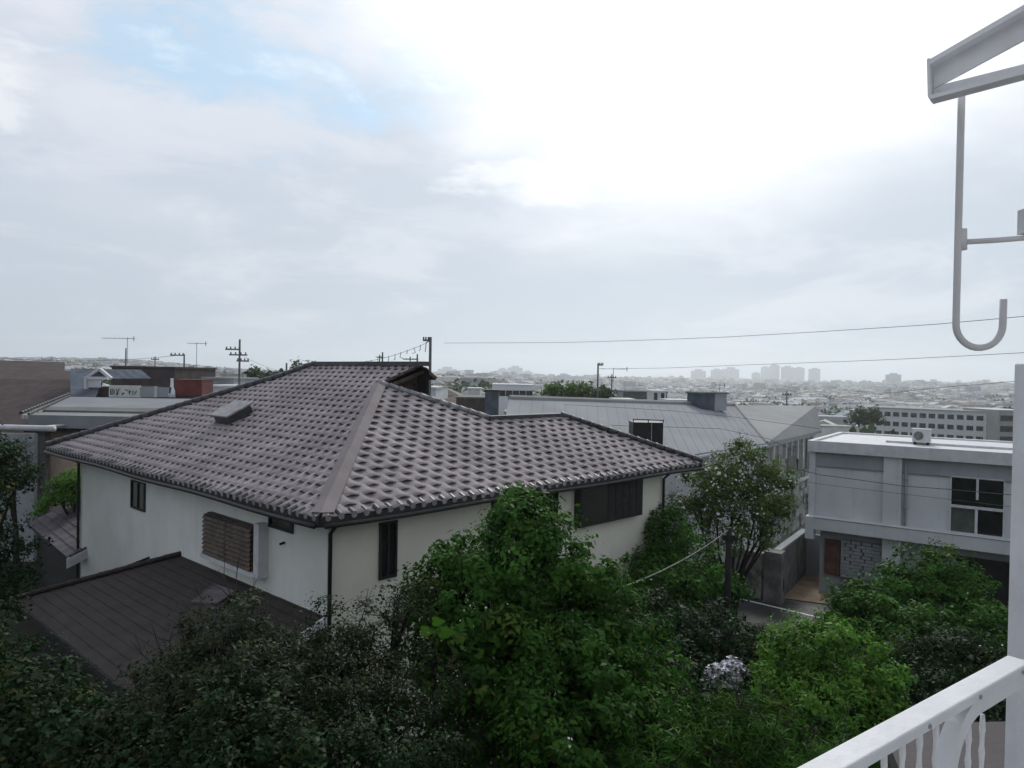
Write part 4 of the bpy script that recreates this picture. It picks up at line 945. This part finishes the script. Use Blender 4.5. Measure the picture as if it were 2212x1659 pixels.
for (r_, a_) in ring:
    if count >= 292: break
    x, y = r_*math.sin(math.radians(a_)), r_*math.cos(math.radians(a_))
    if y < 45 or blocked(x, y, r_, a_) or rr.random() < .08: continue
    kind = rr.choices(['gable', 'gable_front', 'hip', 'flat'], (3, 2, 4, 3))[0]; rc = rr.choices(list(RM), (4, 3, 2.5, 3, 2, 2))[0]; wc = rr.choices(list(WM), (4, 2.5, 2))[0]
    if kind == 'flat': rc = rr.choice(('pale', 'grey', 'tan'))
    root, ch, h = proto(kind, rc, wc); key = (kind, rc, wc)
    b, zn = zone(a_, r_); lab = f'{b} {kname[kind]} house, {rc} roof over {wc} walls, {zn}'
    sc_ = rr.uniform(.85, 1.1); rz = math.radians(rr.choice((0, 90, 180, -90))*1.0+rr.uniform(-14, 14)+a_*-.6)
    if key in used_protos:
        n = root.copy(); COL.objects.link(n)
        for c, gc in ch:
            if r_ > 230 and c.name.startswith('window'): continue
            cc = c.copy(); COL.objects.link(cc); cc.parent = n
            if r_ > 130: continue
            for g_ in gc: gg = g_.copy(); COL.objects.link(gg); gg.parent = cc
    else: n = root; used_protos.add(key)
    n.location = (x, y, TZ(x, y)-.6); n.rotation_euler = (0, 0, rz); n.scale = (sc_, sc_, sc_); n['label'] = lab; n['category'] = 'house'; n['group'] = 'houses of the town below'
    placed.append((x, y)); count += 1
# rest of the town, uncountable
def far_mass(name, n, r0, r1, tree=False, seed=3):
    g = np.random.default_rng(seed); u = g.random(n); r = np.sqrt(r0**2+(r1**2-r0**2)*u**1.6); a = np.radians(g.uniform(-39, 39, n)); x, y = r*np.sin(a), r*np.cos(a); z = terrain(x, y)-.5
    if tree:
        # clumps of woodland follow a slow noise
        keep = (np.sin(x/60+y/85)+np.sin(x/33-y/47)+g.normal(0, .5, n)) > .35; x, y, z, r = x[keep], y[keep], z[keep], r[keep]; n = len(x)
        V, Q = [], []; k = 70; off = g.normal(0, 1, (n, k, 3)); off /= np.linalg.norm(off, axis=2, keepdims=True); off *= g.uniform(.5, 1, (n, k, 1)); R = g.uniform(3, 6.5, (n, 1, 1))
        c = np.stack([x, y, z+R[:, 0, 0]*.8], -1)[:, None, :]+off*R*np.array([1.3, 1.3, .85]); s = R*.2
        t1 = g.normal(0, 1, (n, k, 3)); t1 /= np.linalg.norm(t1, axis=2, keepdims=True); t2 = np.cross(off, t1); t2 /= np.linalg.norm(t2, axis=2, keepdims=True)+1e-6
        V = np.stack([c-t1*s, c+t2*s*.8, c+t1*s, c-t2*s*.8], 2).reshape(-1, 3); Q = np.arange(len(V)).reshape(-1, 4)
        t = g.random((n*k, 1)); tint = np.repeat(np.concatenate([t, t*0, t*0, t*0+1], 1), 4, 0)
        o = fast_mesh(name, V, Q, M_['leaf_far'], tint=tint)
    else:
        w, d, h, ri = g.uniform(4, 7.5, n), g.uniform(3.5, 5.5, n), g.uniform(4.5, 7, n), g.uniform(.2, 2.2, n); big = (g.random(n) < .04) & (r > 1100) & (a > -.15); h[big] += g.uniform(4, 12, big.sum()); w[big] *= 1.6; ri[big] = .05
        th = g.uniform(0, math.pi, n); cs, sn = np.cos(th), np.sin(th)
        loc = np.array([(-1, -1, 0, 0), (1, -1, 0, 0), (1, 1, 0, 0), (-1, 1, 0, 0), (-1, -1, 1, 0), (1, -1, 1, 0), (1, 1, 1, 0), (-1, 1, 1, 0), (-1.0, 0, 1, 1), (1.0, 0, 1, 1)], float)
        lx = loc[None, :, 0]*w[:, None]; ly = loc[None, :, 1]*d[:, None]; lz = loc[None, :, 2]*h[:, None]+loc[None, :, 3]*ri[:, None]
        V = np.stack([x[:, None]+lx*cs[:, None]-ly*sn[:, None], y[:, None]+lx*sn[:, None]+ly*cs[:, None], z[:, None]+lz], -1).reshape(-1, 3)
        fq = np.array([(0, 1, 5, 4), (1, 2, 6, 5), (2, 3, 7, 6), (3, 0, 4, 7), (4, 5, 9, 8), (7, 8, 9, 6), (5, 6, 9, 9), (7, 4, 8, 8)])
        Q = (np.arange(n)[:, None, None]*10+fq[None]).reshape(-1, 4); wmi = g.integers(0, 3, n); rmi = g.integers(3, 9, n)
        mi = np.stack([wmi, wmi, wmi, wmi, rmi, rmi, wmi, wmi], 1).ravel()
        me = bpy.data.meshes.new(name); faces = [tuple(dict.fromkeys(q)) for q in Q.tolist()]; me.from_pydata(V.tolist(), [], faces)
        for k in ('w_white', 'w_cream', 'w_grey', 'r_grey', 'r_dark', 'r_brown', 'r_pale', 'r_blue', 'r_tan'): me.materials.append(M_[k])
        me.polygons.foreach_set('material_index', mi.astype(np.int32)); me.update(); o = bpy.data.objects.new(name, me); COL.objects.link(o)
    return o
M_['leaf_far'] = leafmat('distant_foliage', (.035, .06, .028), (.075, .10, .045), .1)
rlast = max(math.hypot(*p) for p in placed)
o = far_mass('distant_rooftops', 16000, rlast, 4000); tag(o, 'sea of small hazy rooftops stretching to the skyline', 'rooftops', kind='stuff')
o = far_mass('distant_woods', 7000, 150, 4200, True, 9); tag(o, 'clumps of dull trees between the far houses', 'trees', kind='stuff')

# ------------------------------------------------------------------ trees and shrubs
M_['leaf_dark'] = leafmat('dark_leaf', (.008, .021, .009), (.021, .048, .016), .18)
M_['leaf_mid'] = leafmat('mid_green_leaf', (.013, .046, .008), (.065, .165, .026), .25)
M_['leaf_bright'] = leafmat('bright_leaf', (.036, .10, .015), (.14, .29, .048), .3)
M_['leaf_olive'] = leafmat('olive_leaf', (.045, .08, .022), (.13, .19, .055), .34)
M_['leaf_grey'] = leafmat('grey_green_leaf', (.020, .030, .016), (.048, .066, .034), .2)
M_['leaf_wine'] = leafmat('dull_dark_leaf', (.011, .020, .009), (.028, .044, .018), .2)
M_['leaf_lime'] = leafmat('lime_leaf', (.07, .14, .03), (.10, .18, .045), .3)
def leaves(cl, crad, nper, size, g, inner=.0, aspect=.55, updir=.35, tb=0.0, flat=0.0):
    """cl (n,3) clump centres with outward dirs; returns V, tint"""
    C, Dn = cl; n = len(C); k = nper
    d = g.normal(0, 1, (n, k, 3)); d += Dn[:, None, :]*.9; d /= np.linalg.norm(d, axis=2, keepdims=True)
    rad = crad[:, None, None]*g.uniform(.35, 1.05, (n, k, 1)); p = C[:, None, :]+d*rad*np.array([1, 1, .75])
    nrm = d*.7+Dn[:, None, :]*.35+np.array([0, 0, updir])+g.normal(0, .45, (n, k, 3)); nrm /= np.linalg.norm(nrm, axis=2, keepdims=True)
    t1 = np.cross(nrm, g.normal(0, 1, (n, k, 3))); t1 /= np.linalg.norm(t1, axis=2, keepdims=True)+1e-9; t2 = np.cross(nrm, t1)
    s = size*g.uniform(.6, 1.25, (n, k, 1))*g.uniform(.6, 1.45, (n, 1, 1))
    V = np.stack([p-t1*s*.5, p+t2*s*aspect*.5+t1*s*.08+nrm*s*.06, p+t1*s*.5, p-t2*s*aspect*.5+t1*s*.08+nrm*s*.06], 2).reshape(-1, 3)
    ct = g.uniform(0, 1, (n, 1)); t = np.clip(ct*.75+g.uniform(0, .35, (n, k))+(d[..., 2]*.15), 0, 1).ravel()
    y = (g.random((n, k)) < .015).ravel().astype(float)+ np.repeat((g.random(n) < .03).astype(float), k)*.7
    T = np.repeat(np.stack([t, np.clip(y, 0, 1), t*0, t*0+1], 1), 4, 0)
    return V, T
def lobes_px(ls): 
    out = []
    for l in ls:
        sx, sy, d, rp = l[:4]; c = P(sx, sy, d); r = rp/F*d; out.append((np.array(c), np.array([r, r*(l[5] if len(l) > 5 else 1.0), r*(l[4] if len(l) > 4 else .9)])))
    return out
def tree(name, label, cat, base, ls, mt, leaf=.09, dens=1.0, clump=.33, nper=60, petals=0, pside=0, group=None, stems=1, bare=0, seed=1, trunk_r=.12, aspect=.55, inner=.25, gap=.0, pcol='petal', psize=.06):
    g = np.random.default_rng(seed); L = lobes_px(ls); rb = random.Random(seed)
    root = empty(name, base, label, cat, group); b = Vector(base)
    CC, DD, RR = [], [], []
    for c, R in L:
        area = 4*math.pi*((R[0]*R[1]+R[0]*R[2]+R[1]*R[2])/3); n = int(area/(clump**2*1.3)*dens)+6
        d = g.normal(0, 1, (n, 3)); d /= np.linalg.norm(d, axis=1, keepdims=True); d[:, 2] = np.where(d[:, 2] < -.5, -d[:, 2], d[:, 2])
        wob = 1+.13*np.sin(d[:, 0]*5+seed)+.10*np.sin(d[:, 1]*7+d[:, 2]*6+seed*2)+g.normal(0, .11, n)
        f = np.where(g.random(n) < inner, g.uniform(.3, .8, n), wob)
        CC.append(c+d*R*f[:, None]); DD.append(d); RR.append(clump*g.uniform(.5, 1.35, n))
    C = np.concatenate(CC); D = np.concatenate(DD); R_ = np.concatenate(RR)
    # drop clumps buried well inside another lobe
    keep = np.ones(len(C), bool)
    for c, R in L: keep &= ~(np.linalg.norm((C-c)/R, axis=1) < .3)
    if gap: keep &= g.random(len(C)) > gap
    keep &= C[:, 2] > .15
    C, D, R_ = C[keep], D[keep], R_[keep]
    Vs, Ts = leaves((C, D), R_, nper, leaf, g, aspect=aspect)
    # stray outer shoots
    ns = len(C)//3; idx = g.choice(len(C), ns, replace=False); V2, T2 = leaves((C[idx]+D[idx]*clump*.9, D[idx]), R_[idx]*.75, max(5, nper//6), leaf*1.05, g, aspect=aspect)
    V = np.concatenate([Vs, V2]); T = np.concatenate([Ts, T2]); Q = np.arange(len(V)).reshape(-1, 4)
    fast_mesh('crown', V, Q, mt, root, tint=T)
    # trunk and limbs
    m = MB(); ctr = Vector(tuple(np.mean([l[0] for l in L], 0)))
    fork = Vector((b.x*.6+ctr.x*.4, b.y*.6+ctr.y*.4, b.z+(ctr.z-b.z)*.45)); m.tube([b, b.lerp(fork, .5)+Vector((rb.uniform(-.1, .1), rb.uniform(-.1, .1), 0)), fork], [trunk_r*1.3, trunk_r, trunk_r*.85], 8)
    for c, R in L:
        c = Vector(tuple(c)); s0 = fork if stems == 1 else b+Vector((rb.uniform(-.25, .25), rb.uniform(-.25, .25), 0)); mid = s0.lerp(c, .5)+Vector((rb.uniform(-.25, .25), rb.uniform(-.25, .25), .2)); m.tube([s0, mid, c], [trunk_r*.7, trunk_r*.45, trunk_r*.2], 6)
        for q in range(5):
            dv = Vector((rb.gauss(0, 1), rb.gauss(0, 1), abs(rb.gauss(0, .7)))).normalized(); e = c+Vector((dv.x*R[0], dv.y*R[1], dv.z*R[2]))*.85; m.tube([mid.lerp(c, .6), c.lerp(e, .5)+Vector((0, 0, .1)), e], [trunk_r*.25, trunk_r*.14, .01], 5)
    if name == 'blossom_tree':
        for q in range(6):      # fan of leaning stems
            e = P(1602+q*13, 1180-q*4+rb.uniform(-15, 15), 26+rb.uniform(-.5, .5)); s0 = Vector(base)+Vector((rb.uniform(-.15, .2), rb.uniform(-.2, .2), 0)); k = s0.lerp(e, .5)+Vector((-.12-.03*q, 0, .12)); m.tube([s0, s0.lerp(k, .5)+Vector((-.05, 0, .1)), k, e, e+Vector((.02*q, 0, .9))], [.055, .05, .042, .03, .012], 6)
    m.build('trunk', M_['bark'], root, True)
    if bare:
        m = MB()
        for q in range(bare):
            i = rb.randrange(len(C)); c = Vector(tuple(C[i])); dv = (Vector(tuple(D[i]))+Vector((rb.gauss(0, .7), rb.gauss(0, .7), rb.gauss(.4, .5)))).normalized(); l = rb.uniform(.25, .7)
            k = c+dv*l*.6+Vector((rb.gauss(0, .05), rb.gauss(0, .05), 0)); m.tube([c, k, c+dv*l], [.008, .006, .003], 4, cap=False)
            e2_ = (dv+Vector((rb.gauss(0, .8), rb.gauss(0, .8), rb.gauss(0, .5)))).normalized(); m.tube([k, k+e2_*l*.5], [.005, .002], 4, cap=False)
        tag(m.build('twigs', M_['twig'], root), kind='stuff')
    if petals:
        idx = g.choice(len(C), petals); Cc = C[idx]; sel = np.ones(petals, bool)
        if pside: 
            mx = np.mean(C[:, 0]); sel = (Cc[:, 0]-mx)*pside+g.normal(0, .8, petals) > -.2
        Cc = Cc[sel]; Dc = D[idx][sel]; V3, _ = leaves((Cc, Dc), R_[idx][sel]*1.12, 9, psize, g, aspect=.9)
        fast_mesh('blossom', V3, np.arange(len(V3)).reshape(-1, 4), M_[pcol], root)
    return root
FAN = []
def gb0(sx, d): p = P(sx, 900, d); return (p.x, p.y, 0)
tree('leafy_tree', 'big fresh green leafy tree standing in front of the cream wall, tallest in the garden', 'tree', gb0(1150, 11.2),
     [(1140, 1225, 11.2, 105), (1050, 1320, 11, 130), (1230, 1390, 11.4, 150), (1128, 1120, 11.3, 42), (1130, 1160, 11.2, 70), (1330, 1440, 11.6, 100), (1150, 1500, 10.6, 190), (1000, 1450, 10.4, 120), (1320, 1600, 10.4, 140), (1180, 1660, 9.8, 190), (1275, 1290, 11.5, 75), (960, 1235, 11.2, 38), (920, 1320, 11, 60)],
     M_['leaf_mid'], .095, 1.15, .30, 62, petals=36, seed=3, trunk_r=.16, psize=.045)
tree('twiggy_shrub', 'dark twiggy shrub at the foot of the corner between the two house walls', 'shrub', gb0(760, 9.5),
     [(770, 1400, 9.8, 95), (860, 1330, 10.2, 62), (700, 1530, 9, 150), (850, 1560, 9, 150), (640, 1440, 9.4, 75), (740, 1650, 8.2, 170)],
     M_['leaf_wine'], .05, .95, .24, 55, petals=10, seed=5, bare=60, gap=.12, psize=.035)
tree('greyish_shrub', 'dusty grey-green shrub growing over the brown lower roof', 'shrub', gb0(450, 8.6),
     [(490, 1385, 9, 78), (370, 1500, 8.8, 80), (520, 1500, 8.6, 120), (410, 1600, 8.1, 140), (310, 1610, 8.2, 90), (600, 1560, 8.2, 120)],
     M_['leaf_grey'], .055, 1.0, .22, 62, petals=0, seed=6, bare=120)
tree('dark_hedge_tree', 'near-black green tree filling the bottom corner below the brown lower roof', 'tree', gb0(60, 9.5),
     [(10, 1490, 10.5, 95), (-70, 1400, 11, 100), (110, 1600, 9.4, 115), (-20, 1640, 8.4, 180), (210, 1660, 8.2, 130)],
     M_['leaf_dark'], .085, 1.05, .28, 60, seed=7, petals=0)
tree('dark_low_shrub', 'very dark low shrub along the bottom edge under the grey-green shrub', 'shrub', gb0(520, 7.2),
     [(520, 1700, 7.2, 170), (330, 1720, 7.4, 150), (700, 1730, 7.1, 150), (890, 1690, 7.8, 140)],
     M_['leaf_dark'], .06, 1.0, .24, 60, seed=8)
tree('garden_tree', 'dark tree mass at the far edge under the round beam', 'tree', gb0(-20, 21),
     [(-50, 1020, 22, 80), (-85, 1120, 21, 85), (-105, 1220, 20, 115), (-30, 1310, 19, 70), (0, 1030, 22.5, 30), (35, 1045, 23, 24)],
     M_['leaf_dark'], .13, 1.0, .45, 62, seed=9, gap=.06)
tree('green_shrub', 'bright green shrub tucked between the house corner and the dark trees', 'shrub', gb0(160, 29),
     [(165, 1060, 29, 36), (130, 1085, 28.6, 30), (195, 1080, 29.5, 30)],
     M_['leaf_bright'], .14, 1.0, .4, 50, seed=10)
tree('bare_shrub', 'half-bare pale-stemmed shrub before the ribbed wall', 'shrub', gb0(40, 30),
     [(20, 1000, 30, 30), (40, 1030, 30, 26)], M_['leaf_dark'], .11, .6, .4, 30, seed=30, bare=260, gap=.3)
tree('blossom_tree', 'spreading tree sprinkled with pale blossoms above the fan of stems by the road', 'tree', gb0(1588, 26),
     [(1592, 1010, 26, 52), (1545, 1075, 26, 70), (1640, 1080, 26, 66), (1575, 1135, 26, 80), (1655, 1130, 26, 46), (1500, 1110, 26, 42), (1610, 1045, 26, 62)],
     M_['leaf_olive'], .12, 1.05, .42, 56, petals=260, pside=-.6, seed=12, stems=2, trunk_r=.10, gap=.24, psize=.10, bare=120)
tree('round_shrub', 'grey-green bushy shrub against the far end of the cream wall', 'shrub', gb0(1440, 22),
     [(1400, 1200, 23, 58), (1480, 1225, 22, 80), (1430, 1135, 23, 38), (1530, 1290, 21, 62), (1440, 1290, 20.5, 75), (1370, 1235, 22.5, 42)],
     M_['leaf_mid'], .12, 1.0, .38, 60, petals=26, seed=13, pside=-1, psize=.06)
tree('dark_undergrowth_tree', 'dark loose-leaved tree around the timber pole, mid garden', 'tree', gb0(1500, 15),
     [(1430, 1390, 16, 90), (1550, 1400, 16, 75), (1480, 1510, 14.4, 110), (1630, 1400, 17, 44), (1640, 1470, 15, 66), (1400, 1560, 12.6, 110), (1560, 1580, 12.4, 80)],
     M_['leaf_dark'], .10, 1.0, .33, 60, petals=8, seed=14, bare=150, gap=.08)
tree('blossom_shrub', 'low shrub thick with pale blossom glowing in a gap of the dark garden', 'shrub', gb0(1570, 13.6),
     [(1560, 1466, 13.8, 20), (1592, 1458, 13.8, 14)],
     M_['leaf_dark'], .06, .8, .2, 20, petals=230, seed=15, psize=.06)
tree('bright_tree', 'brightest fresh green rounded tree just beyond the balcony rail', 'tree', gb0(1790, 12.3),
     [(1775, 1440, 12.6, 92), (1720, 1415, 12.8, 48), (1850, 1510, 12.4, 88), (1790, 1580, 12, 110), (1700, 1510, 12.3, 66), (1890, 1580, 11.8, 66)],
     M_['leaf_bright'], .085, 1.1, .27, 66, seed=16)
tree('tall_shrub', 'tall green shrub peaking in front of the pale building wall', 'shrub', gb0(2010, 20),
     [(2010, 1250, 20, 58), (1965, 1310, 19.8, 78), (2075, 1310, 19.6, 70), (1885, 1335, 19.5, 68), (1830, 1340, 20, 45), (2130, 1400, 18, 80), (1985, 1430, 17.8, 110), (1900, 1440, 17.5, 80)],
     M_['leaf_mid'], .115, 1.05, .36, 62, seed=17, petals=20, psize=.06)
tree('tall_shrub', 'darker shrub below the tall one, next to the white pillar', 'shrub', gb0(2060, 14),
     [(2070, 1480, 14.6, 110), (1960, 1540, 13.6, 95), (2160, 1500, 14, 90), (2060, 1600, 12.5, 130)],
     M_['leaf_dark'], .09, 1.0, .3, 60, seed=18, petals=50, psize=.04)
tree('grassy_bush', 'bush of long narrow leaves at the bottom below the bright tree', 'shrub', gb0(1620, 9.8),
     [(1500, 1660, 10, 110), (1640, 1640, 9.8, 105), (1770, 1690, 9.6, 110), (1400, 1690, 9.4, 120)],
     M_['leaf_mid'], .15, 1.0, .26, 52, seed=19, aspect=.14, bare=200)
# broad pale leaves in front of the big tree
fl = empty('broad_leaf_plant', gb0(940, 9.2), 'shoot with three broad lime leaves in front of the big tree', 'plant')
bs = P(940, 1372, 9.2)
for k, (sx, sy, r, tl) in enumerate(((945, 1343, 14, .2), (922, 1364, 16, -.5), (963, 1367, 18, .5))):
    c = P(sx, sy, 9.2-.05*k); R = r/F*9.2; n = 14; m = MB(); vs = []
    for q in range(n):
        an = 2*math.pi*q/n; rr2 = R*(1+.22*math.cos(an*3)+.1*math.cos(5*an)); vs.append(c+Vector((math.cos(an)*rr2, -.25*math.sin(an)*rr2+.2*abs(math.cos(an))*rr2, math.sin(an)*rr2*.8)))
    for q in range(n): m.quad(c, vs[q], vs[(q+1) % n])
    m.build('leaf', M_['leaf_lime'], fl)
m = MB(); m.tube([Vector(gb0(940, 9.2)), bs+Vector((0, .1, -.6)), bs], [.03, .02, .008], 6); m.build('stem', M_['bark'], fl)
# mid distance individual trees
for k, (sx, sy, d, rp, mt, lb) in enumerate(((1200, 846, 84, 16, 'leaf_olive', 'olive tree first of the pair behind the grey roof edge'), (1248, 848, 84, 20, 'leaf_olive', 'wider olive tree of the pair behind the grey roof edge'), (560, 822, 70, 20, 'leaf_far', 'dark rounded tree on the skyline beyond the tiled hip'), (600, 830, 66, 22, 'leaf_far', 'bushy tree close behind the tiled hip next to a short pole'), (655, 800, 95, 14, 'leaf_far', 'small far tree over the tiled hip'), (1870, 905, 150, 26, 'leaf_far', 'green tree at the near end of the apartment block'), (1300, 852, 80, 14, 'leaf_far', 'small tree between the olive trees and the green-grey hall'))):
    p = P(sx, 900, d); tree('far_tree', lb, 'tree', (p.x, p.y, TZ(p.x, p.y)), [(sx, sy, d, rp), (sx+rp*.7, sy+rp*.25, d, rp*.7), (sx-rp*.7, sy+rp*.3, d, rp*.7)], M_[mt], .45, .8, .9, 26, seed=40+k, trunk_r=.2, group='trees in the middle distance')

# ------------------------------------------------------------------ our own balcony and building
bal = empty('balcony_railing', P(1940, 1540, 1.7), 'white painted balcony railing with a flat handrail, rounded inner frame and thin balusters', 'railing')
ZR = H-.80
A0, A1 = PZ(2161, 1422, ZR), PZ(1714, 1659, ZR); rd_ = (A1-A0).normalized(); rin = Vector((-rd_.y, rd_.x, 0))
if rin.y > 0: rin = -rin
fr = (A0, rd_, rin, UP); WRL = .062
m = MB(); m.box((-.05, 0, -.028), (2.2, WRL, 0), fr); o = m.build('handrail', M_['white'], bal); bv = o.modifiers.new('bevel', 'BEVEL'); bv.width = .006; bv.segments = 3
m = MB(); m.box((-.05, .012, -.95), (2.2, .05, -.90), fr); m.build('bottom_rail', M_['white'], bal)
# rounded frame
def arc_frame(t0, t1, r, zt, w=.045):
    m = MB(); cy = .031
    pts = [(t0, -.90), (t0, zt-r)]+[(t0+r-r*math.cos(a), zt-r+r*math.sin(a)) for a in np.linspace(0, math.pi/2, 10)][1:]+[(t1-r+r*math.sin(a), zt-r+r*math.cos(a)) for a in np.linspace(0, math.pi/2, 10)]+[(t1, -.90)]
    O2 = A0
    for k in range(len(pts)-1):
        (a, b), (c, d) = pts[k], pts[k+1]; p, q = O2+rd_*a+UP*b, O2+rd_*c+UP*d; ln = (q-p).length
        if ln < 1e-5: continue
        ex = (q-p)/ln; ez = ex.cross(rin); m.box((-.004, cy-.016-.0006*k*.3, -w/2), (ln+.004, cy+.016+.0006*k*.3, w/2), (p, ex, rin, ez))
    return m
qf = (PPL(2040, 1640, A0+rin*.031, rin)-A0).dot(rd_); print('QF', qf)
arc_frame(-.45, qf, .17, -.052, .045).build('arched_frame', M_['white'], bal)
bl = None
for k in range(13):
    t = qf-.055-.085*k if k < 3 else qf+.05+.085*(k-3)
    m = MB(); c = A0+rd_*t+rin*.031; pts = []; rs = []
    top = -.10 if k < 3 else -.029
    for q in range(40):
        z = -.90+(top+.90)*q/39; pts.append(c+UP*z); rs.append(.0065*(1+.22*math.sin(q*1.9)))
    m.tube(pts, rs, 8); m.build('baluster', M_['white'], bal, True)
m = MB()
for t in (.02, .30, .58):
    c = A0+rd_*t+rin*(WRL+.0)+UP*-.014; m.tube([c, c+rin*.004], .006, 8)
m.build('screw', M_['concrete'], bal)
# pillar
pt = P(2190, 775, 2.05); PX = P(2190, 775, 2.47).x
pil = empty('balcony_pillar', (PX+.2, 2.1, 5.5), 'tall plain white square pillar at the end of the balcony railing', 'pillar')
m = MB(); m.box((0, -.0, 5.5), (.45, .45, pt.z), (Vector((PX, 2.02, 0)), Vector((1, 0, 0)), Vector((0, 1, 0)), UP)); o = m.build('shaft', M_['white'], pil); bv = o.modifiers.new('bevel', 'BEVEL'); bv.width = .008; bv.segments = 3
m = MB(); m.box((.030, -.004, 5.5), (.034, -.0005, ZR-.1), (Vector((PX, 2.02, 0)), Vector((1, 0, 0)), Vector((0, 1, 0)), UP)); m.build('joint', M_['frame'], pil)
# steel bracket of the awning
ab = empty('awning_bracket', P(2100, 150, 2.5), 'white steel triangular awning bracket overhead', 'awning bracket')
bO = P(2010, 170, 2.60); bE = P(2212, 170, 2.42); bE.z = bO.z; bd_ = (bE-bO).normalized(); bn = Vector((-bd_.y, bd_.x, 0))
def bplate(name, px, y0, y1, mt='white'):
    m = MB(); f = [PPL(x, y, bO, bn) for x, y in px]; n = len(f); A_ = [p+bn*y0 for p in f]; B_ = [p+bn*y1 for p in f]
    m.quad(*A_); m.quad(*B_[::-1])
    for k in range(n): m.quad(A_[k], A_[(k+1) % n], B_[(k+1) % n], B_[k])
    m.build(name, M_[mt], ab)
ext = lambda a, b, t: (a[0]+(b[0]-a[0])*t, a[1]+(b[1]-a[1])*t)
bplate('upper_chord', [(2016, 136), ext((2016, 136), (2212, 24), 1.6), ext((2037, 181), (2212, 86), 1.6), (2016, 192)], .0, .012)
bplate('upper_flange', [(2012, 139), ext((2012, 138), (2212, 24), 1.6), ext((2012, 148), (2212, 36), 1.6), (2012, 150)], -.05, .0)
bplate('lower_chord', [(2016, 193), (2037, 182), ext((2037, 182), (2212, 138), 1.6), ext((2018, 216), (2212, 168), 1.6), (2018, 216)], .0008, .013)
bplate('lower_flange', [(2013, 217), ext((2013, 213), (2212, 163), 1.6), ext((2013, 222), (2212, 172), 1.6), (2016, 225)], -.06, .0005)
bplate('end_plate', [(2008, 139), (2014, 136), (2016, 222), (2010, 218)], -.055, .02)

# laundry pole hook
d = 2.62; hk = empty('laundry_pole_hook', P(2075, 225, d), 'long white J-shaped laundry pole hook hanging from the awning frame', 'hook')
top = P(2077, 215, d); low = P(2073, 700, d); X0 = top.x; z1_, z2_ = top.z+.03, low.z; rr_h = (2174-2073)/2/F*d
pts = [Vector((X0, d, z)) for z in np.linspace(z1_, z2_, 12)]+[Vector((X0+rr_h-rr_h*math.cos(a), d, z2_-rr_h*math.sin(a))) for a in np.linspace(0, math.pi, 16)][1:]+[Vector((X0+2*rr_h, d, z2_+(700-645)/F*d))]
m = MB(); m.tube(pts, .0125, 12); m.build('rod', M_['white2'], hk, True)
m = MB(); m.tube([P(2078, 523, d), P(2150, 519, d), P(2300, 507, d)], .0105, 10); m.build('crossbar', M_['white2'], hk, True)
m = MB(); m.tube([P(2078, 495, d), P(2078, 540, d)], .017, 10); m.build('collar', M_['white2'], hk, True)
m = MB(); a = P(2205, 505, d); m.box((0, -.02, 0), (.06, .02, .09), (a, Vector((1, 0, 0)), Vector((0, 1, 0)), UP)); m.box((.012, -.03, .01), (.06, -.02, .08), (a, Vector((1, 0, 0)), Vector((0, 1, 0)), UP)); m.build('clip', M_['white2'], hk)
# brown roof below the balcony, outside the railing
m = MB(); m.slab([Vector((1.7, 2.4, 6.9)), Vector((5, 2.4, 7.1)), Vector((5, 4.3, 7.0)), Vector((2.3, 4.3, 6.9))][::1], .1)
build_root(m, 'lower_canopy', M_['balfloor'], 'brownish canopy roof seen through the balusters', 'canopy')
# building behind the viewer and balcony slab
own = empty('own_apartment_building', (0, -5, 0), 'white apartment building the view is taken from', 'building')
m = MB(); m.box((-16, -9, 0), (14, -1.32, 6.6)); m.build('wall', M_['concrete_d'], own)  # out of view; dark tone picked to keep bounced light off the garden
m = MB(); m.box((-16, -9, 6.6), (14, -1.3, 16)); m.build('wall', M_['white'], own)  # out of view; white tone picked to bounce light onto the awning bracket
m = MB(); m.slab([Vector((-6, -1.3, H-1.55)), Vector((A1.x+1.2*rd_.x, A1.y+1.2*rd_.y, H-1.55))*1.0, Vector((A0.x, A0.y-.1, H-1.55)), Vector((3.2, 1.6, H-1.55)), Vector((3.2, -1.3, H-1.55))], .18); m.build('balcony_slab', M_['white2'], own)
m = MB(); m.box((-16, -1.29, H+1.6), (14, .75, H+1.78)); m.build('balcony_slab', M_['white2'], own)  # unseen overhang, added to block sky light above the foreground

# ------------------------------------------------------------------ haze
hm = bpy.data.materials.new('haze_air'); hm.use_nodes = True; T = NT(hm.node_tree); T.n.remove(T.n['Principled BSDF'])
pv = T.new('ShaderNodeVolumePrincipled'); pv.inputs['Color'].default_value = (.93, .975, 1, 1); pv.inputs['Density'].default_value = 2.6e-4; pv.inputs['Anisotropy'].default_value = .6
T.l.new(pv.outputs[0], T.n['Material Output'].inputs['Volume'])
m = MB(); m.box((-6000, -900, -30), (6000, 6000, 175)); hz = m.build('haze', hm); tag(hz, 'pale haze over the town', 'haze', kind='stuff')
sc.cycles.volume_step_rate = 1; sc.cycles.volume_bounces = 2
